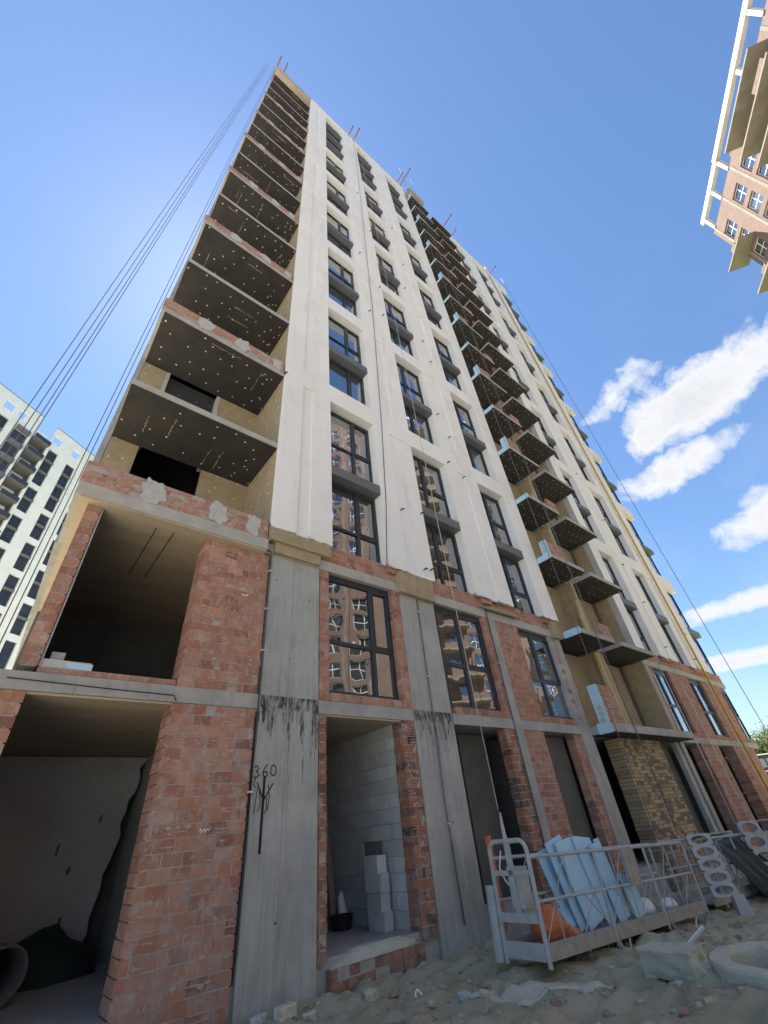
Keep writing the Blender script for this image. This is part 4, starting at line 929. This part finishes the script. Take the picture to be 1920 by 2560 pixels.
p1 = platform('dusty steel working platform holding blue boards in front of the doorways', m1, 5.3, (0, 1.78, 3.55, 5.3), True)
for a, b in ((1.75, 2.05), (3.6, 4.6)):
    tf(MB().tube([(a+(b-a)*i/8, -.05, .0-.26*math.sin(math.pi*i/8)) for i in range(9)], .016, 6), m1).build('cable_loop', M['rope_pale'], p1, True)
tf(MB().box(2.66, 3.06, -.035, -.028, .55, 1.07), m1).build('guard_plate', M['steel_dirty'], p1)
m2 = pframe(9.4, -1.95, -.16, R(2.0), R(-1))
p2 = platform('second steel working platform partly under dark sheeting', m2, 4.6, (.55, 2.3, 4.6), False)
# end frames with oval cut-outs
def oval_frame(x, y, z, yaw, lab, cells=4, w=.66, h=1.35, lean=0):
    m = MB(); n = 20
    f = thing('end_frame', lab, 'frame', (x, y, z), 'grey end frames with oval openings')
    Mx = Matrix.Translation((x, y, z)) @ Matrix.Rotation(yaw, 4, 'Z') @ Matrix.Rotation(lean, 4, 'X')
    ch = h/cells
    for c in range(cells):
        zc = (c+.5)*ch
        for side in (-.03, .03):
            k = len(m.v)
            out = []
            for i in range(n):
                an = 2*math.pi*i/n; ca, sa = math.cos(an), math.sin(an); s = 1/max(abs(ca), abs(sa)); m.v.append((w/2*ca*s, side, zc+ch/2*sa*s))
            for i in range(n):
                an = 2*math.pi*i/n; m.v.append((w*.36*math.cos(an), side, zc+ch*.34*math.sin(an)))
            m.f += [(k+i, k+(i+1) % n, k+n+(i+1) % n, k+n+i) for i in range(n)]
        m.f += [(k-2*n+n+i, k-2*n+n+(i+1) % n, k+n+(i+1) % n, k+n+i) for i in range(n)]
        m.f += [(k-2*n+i, k-2*n+(i+1) % n, k+(i+1) % n, k+i) for i in range(n)]
    tf(m, Mx).build('oval_panel', M['steel'], f)
    tf(MB().box(-.03, w/2+.55, .05, .5, h-.03, h), Mx).build('top_tray', M['steel_dirty'], f)
    for q in range(9): tf(MB().tube([(w/2+.02, .06+q*.05, h*.05), (w/2+.05, .05+q*.05, h*.97)], .008, 5), Mx).build('wire', M['rope_pale'], f)
    tf(MB().prism([(w*.1, -.42), (w*.75, -.42), (w*.6, .02), (w*.2, .02)], -.06, .06), Mx).build('foot', M['steel'], f)
    return f
oval_frame(9.2, -2.3, .02, R(-42), 'grey end frame with oval openings at the right end of the near platform', 5, .5, 1.0, R(-8))
oval_frame(12.6, -2.3, -.1, R(-38), 'farther grey end frame with oval openings beside the dark sheeting', 4, .55, 1.15, R(-6))
# dark sheeting over the second platform
m = MB(); nu, nv = 22, 14
for j in range(nv):
    for i in range(nu):
        u, v = i/(nu-1), j/(nv-1)
        xx = 10.7+1.9*u+.5*v; fold = .07*math.sin(u*21+v*2)*(.3+v); zz = .80-.05*math.sin(u*3.1)-1.02*v**1.15+.04*noise.noise((u*6, v*4, 1)); yy = -1.78-.62*v**.8+fold-.25*(1-v)*u*0
        m.v.append((xx, yy, zz))
m.f = [(j*nu+i, j*nu+i+1, (j+1)*nu+i+1, (j+1)*nu+i) for j in range(nv-1) for i in range(nu-1)]
o = obj('tarpaulin', m.mesh('tarpaulin', M['tarp'], True)); md = o.modifiers.new('thick', 'SOLIDIFY'); md.thickness = .012; tag(o, 'dark green tarpaulin draped over the second platform', 'tarpaulin')
# blue foam boards standing in the platform
XG = 'blue foam boards in the near platform'
def foam(x0, w, y, h, lx, ly, lab, z0=.1, cut=.0):
    m = MB(); m.prism([(0, 0), (w, 0), (w, h-cut), (w*.12, h), (0, h-cut*.15)], 0, .022)
    o = obj('foam_board', m.mesh('foam_board', M['xps'])); o.matrix_world = m1 @ Matrix.Translation((x0, y, z0)) @ Matrix.Rotation(ly, 4, 'Y') @ Matrix.Rotation(lx, 4, 'X'); tag(o, lab, 'foam board', XG)
for x0, w, y, h, lx, ly, cut, lab in ((1.22, .50, .50, 1.02, -8, -15, .03, 'leftmost blue foam board leaning in the platform'), (1.34, .60, .40, 1.13, -6, -13, .0, 'broad pale blue foam board in front of the leftmost one'),
        (1.50, .62, .33, 1.13, -5, -13, .05, 'blue foam board with its top corner cut beside the broad pale one'), (1.98, .40, .40, 1.15, -5, -13, .03, 'narrow blue foam board behind the peaked one'), (2.02, .62, .30, 1.20, -4, -14, .16, 'tall blue foam board with a peaked corner'),
        (2.30, .45, .24, 1.05, -3, -12, .02, 'deep blue foam board beside the hanging guard plate'), (2.78, .22, .40, 1.12, -5, -8, .0, 'narrow blue foam strip behind the guard plate'), (2.70, .45, .15, .62, -2, -12, .12, 'low blue foam offcut at the foot of the guard plate'),
        (2.95, .4, .25, .55, -3, -15, .1, 'blue foam offcut right of the guard plate'), (1.0, .62, .45, .30, -25, -16, .1, 'small blue foam offcut beside the orange sack')):
    foam(x0+.16, w*.86, y, h, R(lx), R(ly), lab, cut=cut)
def sack(name, c, size, mat, lab, cat, seed, mm=m1):
    rng = random.Random(seed); m = MB(); nr, ns = 8, 14
    for i in range(nr+1):
        t_ = i/nr; rr = math.sin(math.pi*min(1, .12+t_*.8))**.7
        for k in range(ns):
            an = 6.283*k/ns; w = 1+.22*noise.noise((math.cos(an)*1.6+seed, math.sin(an)*1.6, t_*3))
            m.v.append((c[0]+size[0]*rr*w*math.cos(an), c[1]+size[1]*rr*w*math.sin(an), c[2]+size[2]*t_*(1+.15*noise.noise((an, t_*2, seed)))))
    m.f = [(i*ns+k, i*ns+(k+1) % ns, (i+1)*ns+(k+1) % ns, (i+1)*ns+k) for i in range(nr) for k in range(ns)]+[tuple(range(ns))[::-1], tuple(range(nr*ns, nr*ns+ns))]
    return tag(obj(name, tf(m, mm).mesh(name, mat, True)), lab, cat)
sack('orange_sack', (.62, .34, .07), (.30, .22, .42), M['orange'], 'orange sack slumped on the platform deck near the hoist', 'sack', 2)
sack('orange_sack', (1.0, .28, .07), (.2, .16, .16), M['orange'], 'low red orange bundle right of the orange sack', 'sack', 6)
sack('white_sack', (3.55, .35, .07), (.24, .18, .26), M['paper'], 'grey white sack on the right half of the platform deck', 'sack', 9)
sack('white_sack', (4.5, .35, .07), (.2, .16, .18), M['paper'], 'small white bundle at the right end of the platform deck', 'sack', 12)
o = MB().box(4.72, 4.80, 1.35, 1.43, .3, 1.7).build('orange_tube', M['orange']); o.location = (.15, -1.55, -.3); tag(o, 'upright orange tube behind the platform hoist', 'tube')

# ------------------------------------------------------------------ on the ground
def chunk(name, x, y, size, rz, mat, lab, cat, seed, z=None, group=None):
    rng = random.Random(seed); bm_ = bmesh.new(); bmesh.ops.create_cube(bm_, size=1.0); bmesh.ops.subdivide_edges(bm_, edges=bm_.edges[:], cuts=3, use_grid_fill=True)
    for v in bm_.verts:
        n_ = noise.noise((v.co.x*2.1+seed, v.co.y*2.1, v.co.z*2.1)); v.co += v.co.normalized()*n_*.13
        v.co.x *= size[0]; v.co.y *= size[1]; v.co.z *= size[2]
    bmesh.ops.bevel(bm_, geom=[e for e in bm_.edges if len(e.link_faces) == 2 and e.calc_face_angle(0) > 1.0], offset=.012, segments=1, affect='EDGES')
    me_ = bpy.data.meshes.new(name); bm_.to_mesh(me_); bm_.free(); me_.materials.append(mat)
    o = obj(name, me_); o.location = (x, y, (gz(x, y) if z is None else z)+size[2]*.3); o.rotation_euler = (rng.uniform(-.1, .1), rng.uniform(-.1, .1), R(rz)); return tag(o, lab, cat, group)
chunk('concrete_block', 4.36, -3.2, (.34, .72, .27), -11, M['mud_sack'], 'long pale concrete block half sunk in the clay before the platform', 'block', 4)
# round concrete well ring
m = MB(); n = 40
for zz, rr in ((-.1, .78), (.1, .78), (.13, .765), (.13, .57), (.10, .56), (-.1, .56)): m.v += [(rr*math.cos(6.283*i/n)+.01*noise.noise((i, zz, 1)), rr*math.sin(6.283*i/n), zz+.008*noise.noise((i*.7, rr*3, 2))) for i in range(n)]
for k in range(5): m.f += [(k*n+i, k*n+(i+1) % n, (k+1)*n+(i+1) % n, (k+1)*n+i) for i in range(n)]
o = obj('well_ring', m.mesh('well_ring', M['mud_sack'])); o.location = (4.84, -4.27, -.05); tag(o, 'round concrete well ring at the right edge of the ground', 'ring')
SG = 'loose stones on the trampled ground'
spots = [(2.42, -1.45, .10, 'white rounded stone on the clay left of the crumpled sheet'), (1.62, -.62, .13, 'pale stone lying below the doorway sill'), (2.5, -1.7, .09, 'dark stone under the edge of the crumpled sheet'), (2.75, -1.62, .07, 'small stone between sheet and platform hoop'), (.9, -.35, .12, 'grey rubble lump at the foot of the tarred column'), (.62, -.28, .16, 'largest grey rubble lump at the foot of the tarred column'), (.35, -.15, .14, 'rubble lump against the left corner of the tarred column'), (3.2, -2.6, .08, 'flat stone on the clay before the concrete block'), (2.0, -1.3, .07, 'small brown stone in the middle of the clay'), (4.1, -3.3, .07, 'stone at the near end of the concrete block')]
for i, (x, y, s, lab) in enumerate(spots): chunk('stone', x, y, (s*1.4, s, s*.8), i*37, M['mud_sack'] if i % 3 else M['gas_block'], lab, 'stone', 20+i, group=SG)
rub = MB(); rng = random.Random(5)
for i in range(380):
    x = rng.uniform(-.5, 8.5); y = rng.uniform(-4.6, .1); s = rng.choice((.012, .016, .022, .03, .045)); z = gz(x, y); an = rng.uniform(0, 3.1)
    Mx = Matrix.Translation((x, y, z+s*.15)) @ Matrix.Rotation(an, 4, 'Z') @ Matrix.Rotation(rng.uniform(-.5, .5), 4, 'X'); rub.box(-s, s, -s*.7, s*.7, -s*.5, s*.5, Mx)
stuff(tag(rub.build('gravel', M['clod']), 'scattered fine rubble trodden into the clay', 'gravel'))
rub = MB(); rng = random.Random(8)
for i in range(75):
    x = rng.uniform(-.2, 8.0); y = rng.uniform(-4.4, .05) if i % 3 else rng.uniform(-.7, .05); s = rng.choice((.012, .02, .03, .05)); Mx = Matrix.Translation((x, y, gz(x, y)+s*.2)) @ Matrix.Rotation(rng.uniform(0, 3.1), 4, 'Z') @ Matrix.Rotation(rng.uniform(-.6, .6), 4, 'X'); rub.box(-s*1.2, s, -s*.6, s*.6, -s*.4, s*.5, Mx)
stuff(tag(rub.build('brick_chips', M['brick_low']), 'broken red brick chips trodden into the clay', 'rubble'))
rub = MB()
for i in range(60):
    x = rng.uniform(.2, 7.5); y = rng.uniform(-4.2, -.2); an = rng.uniform(0, 6.28); ln = rng.uniform(.06, .25); rub.tube([(x, y, gz(x, y)+.012), (x+ln*math.cos(an), y+ln*math.sin(an), gz(x+ln*math.cos(an), y+ln*math.sin(an))+.014)], .005, 4)
stuff(tag(rub.build('litter_twigs', M['wood']), 'thin splinters and wire ends lying on the clay', 'litter'))
# crumpled cement sheet
m = MB(); nu, nv = 30, 16
for j in range(nv):
    for i in range(nu):
        u, v = i/(nu-1), j/(nv-1); x = 2.35+1.35*u+.25*v; y = -1.42-.55*v-.62*u; m.v.append((x, y, gz(x, y)+.02+.03*abs(noise.noise((u*5, v*4, 2)))+.018*noise.noise((u*11, v*9, 5))*(.5+v)-.05*max(0, abs(v-.5)*2-.6)-.06*max(0, abs(u-.5)*2-.7)))
m.f = [(j*nu+i, j*nu+i+1, (j+1)*nu+i+1, (j+1)*nu+i) for j in range(nv-1) for i in range(nu-1)]
o = obj('crumpled_sheet', m.mesh('crumpled_sheet', M['mud_sack'], True)); md = o.modifiers.new('thick', 'SOLIDIFY'); md.thickness = .01; tag(o, 'crumpled cement dusted sheet lying on the clay before the hoist', 'sheet')
o = MB().box(-.02, .02, -.015, .015, 0, .34).build('plastic_strip', M['paper']); o.location = (5.9, -2.75, gz(5.9, -2.75)+.02); o.rotation_euler = (R(40), R(50), 0); tag(o, 'short white plastic strip sticking out of the clay', 'strip')
o = MB().tube([(2.0, -1.02, gz(2.0, -1.02)+.02), (2.02, -1.0, gz(2, -1)+.05), (2.06, -1.0, gz(2.06, -1)+.06), (2.1, -1.03, gz(2.1, -1.03)+.02)], .012, 6).build('cup_rim', M['paper']); tag(o, 'small white bent plastic piece near the doorway sill', 'litter')

# ------------------------------------------------------------------ far right: trees, a parked van
def tree(x, y, z, h, rad, lab, seed):
    rng = random.Random(seed); t_ = thing('tree', lab, 'tree', (x, y, z), 'trees beyond the end of the block')
    m = MB(); m.tube([(x, y, z-.3), (x+.1, y, z+h*.3), (x+.05, y+.1, z+h*.7)], [.2, .15, .05], 8)
    for i in range(9):
        a = rng.uniform(0, 6.28); hz = z+h*rng.uniform(.2, .65); m.tube([(x, y, hz), (x+rad*.7*math.cos(a), y+rad*.7*math.sin(a), hz+h*.2)], [.06, .015], 5)
    m.build('trunk', M['bark'], t_)
    L_ = MB()
    clumps = [(rng.uniform(-1, 1), rng.uniform(-1, 1), rng.uniform(.18, 1.0), rng.uniform(.28, .5)) for _ in range(34)]
    for cx, cy, cz, cr in clumps:
        wd = math.sqrt(max(.05, 1-(cz-.45)**2*2.2))
        for _ in range(130):
            v = Vector((rng.gauss(0, .5), rng.gauss(0, .5), rng.gauss(0, .5)))*cr*rad
            p = Vector((x+cx*rad*wd*.75, y+cy*rad*wd*.75, z+cz*h)) + v
            s = rng.uniform(.07, .15); a = Vector((rng.uniform(-1, 1), rng.uniform(-1, 1), rng.uniform(-1, 1))).normalized(); b = a.orthogonal().normalized()
            L_.quad(tuple(p-a*s), tuple(p+b*s*.5), tuple(p+a*s), tuple(p-b*s*.5))
    stuff(L_.build('crown', M['leaf'], t_))
    return t_
def at_az(a, d): return CX+d*math.sin(R(a)), CY+d*math.cos(R(a))
for i, (a, d, h, rad, lab) in enumerate(((76.4, 62, 3.7, 1.8, 'leafy tree showing just past the far end of the block'), (78.0, 58, 3.9, 2.0, 'rightmost leafy tree at the edge of the view'), (79.8, 64, 4.8, 2.3, 'tall tree right of the far end'), (74.6, 75, 4.0, 2.2, 'low tree behind the far end of the block'))):
    x, y = at_az(a, d); tree(x, y, gz(x, y), h, rad, lab, 40+i)
def van(x, y, z, yaw):
    v = thing('parked_van', 'dark parked van beyond the far end of the block', 'van', (x, y, z)); Mx = Matrix.Translation((x, y, z)) @ Matrix.Rotation(yaw, 4, 'Z')
    prof = [(-2.3, .35), (2.25, .35), (2.35, .8), (2.2, 1.05), (1.55, 1.15), (.95, 1.78), (.6, 1.9), (-2.1, 1.9), (-2.3, 1.7)]
    tf(MB().prism(prof, -.9, .9), Mx).build('body', M['car_paint'], v)
    tf(MB().prism([(1.5, 1.17), (.98, 1.72), (.95, 1.72), (1.42, 1.17)], -.78, .78), Mx).build('windscreen', M['glass'], v)
    for s in (-.905, .895):
        for a, b in ((-2.0, -1.1), (-1.0, -.1), (0.0, .75)): tf(MB().box(a, b, s, s+.01, 1.2, 1.7), Mx).build('side_window', M['glass'], v)
        tf(MB().tube([(-1.9, s, 1.93), (.5, s, 1.93)], .03, 6), Mx).build('roof_rail', M['car_trim'], v); tf(MB().box(-2.2, 2.2, s-.002, s+.012, .98, 1.03), Mx).build('trim', M['car_trim'], v)
        for wx in (-1.45, 1.5):
            w = tf(MB().tube([(wx, s*.82, .34), (wx, s*1.02, .34)], .34, 18), Mx).build('wheel', M['rubber'], v); tf(MB().tube([(wx, s*1.0, .34), (wx, s*1.03, .34)], .2, 12), Mx).build('rim', M['galv'], w)
x, y = at_az(76.9, 42); van(x, y, gz(x, y)-.05, R(-60))
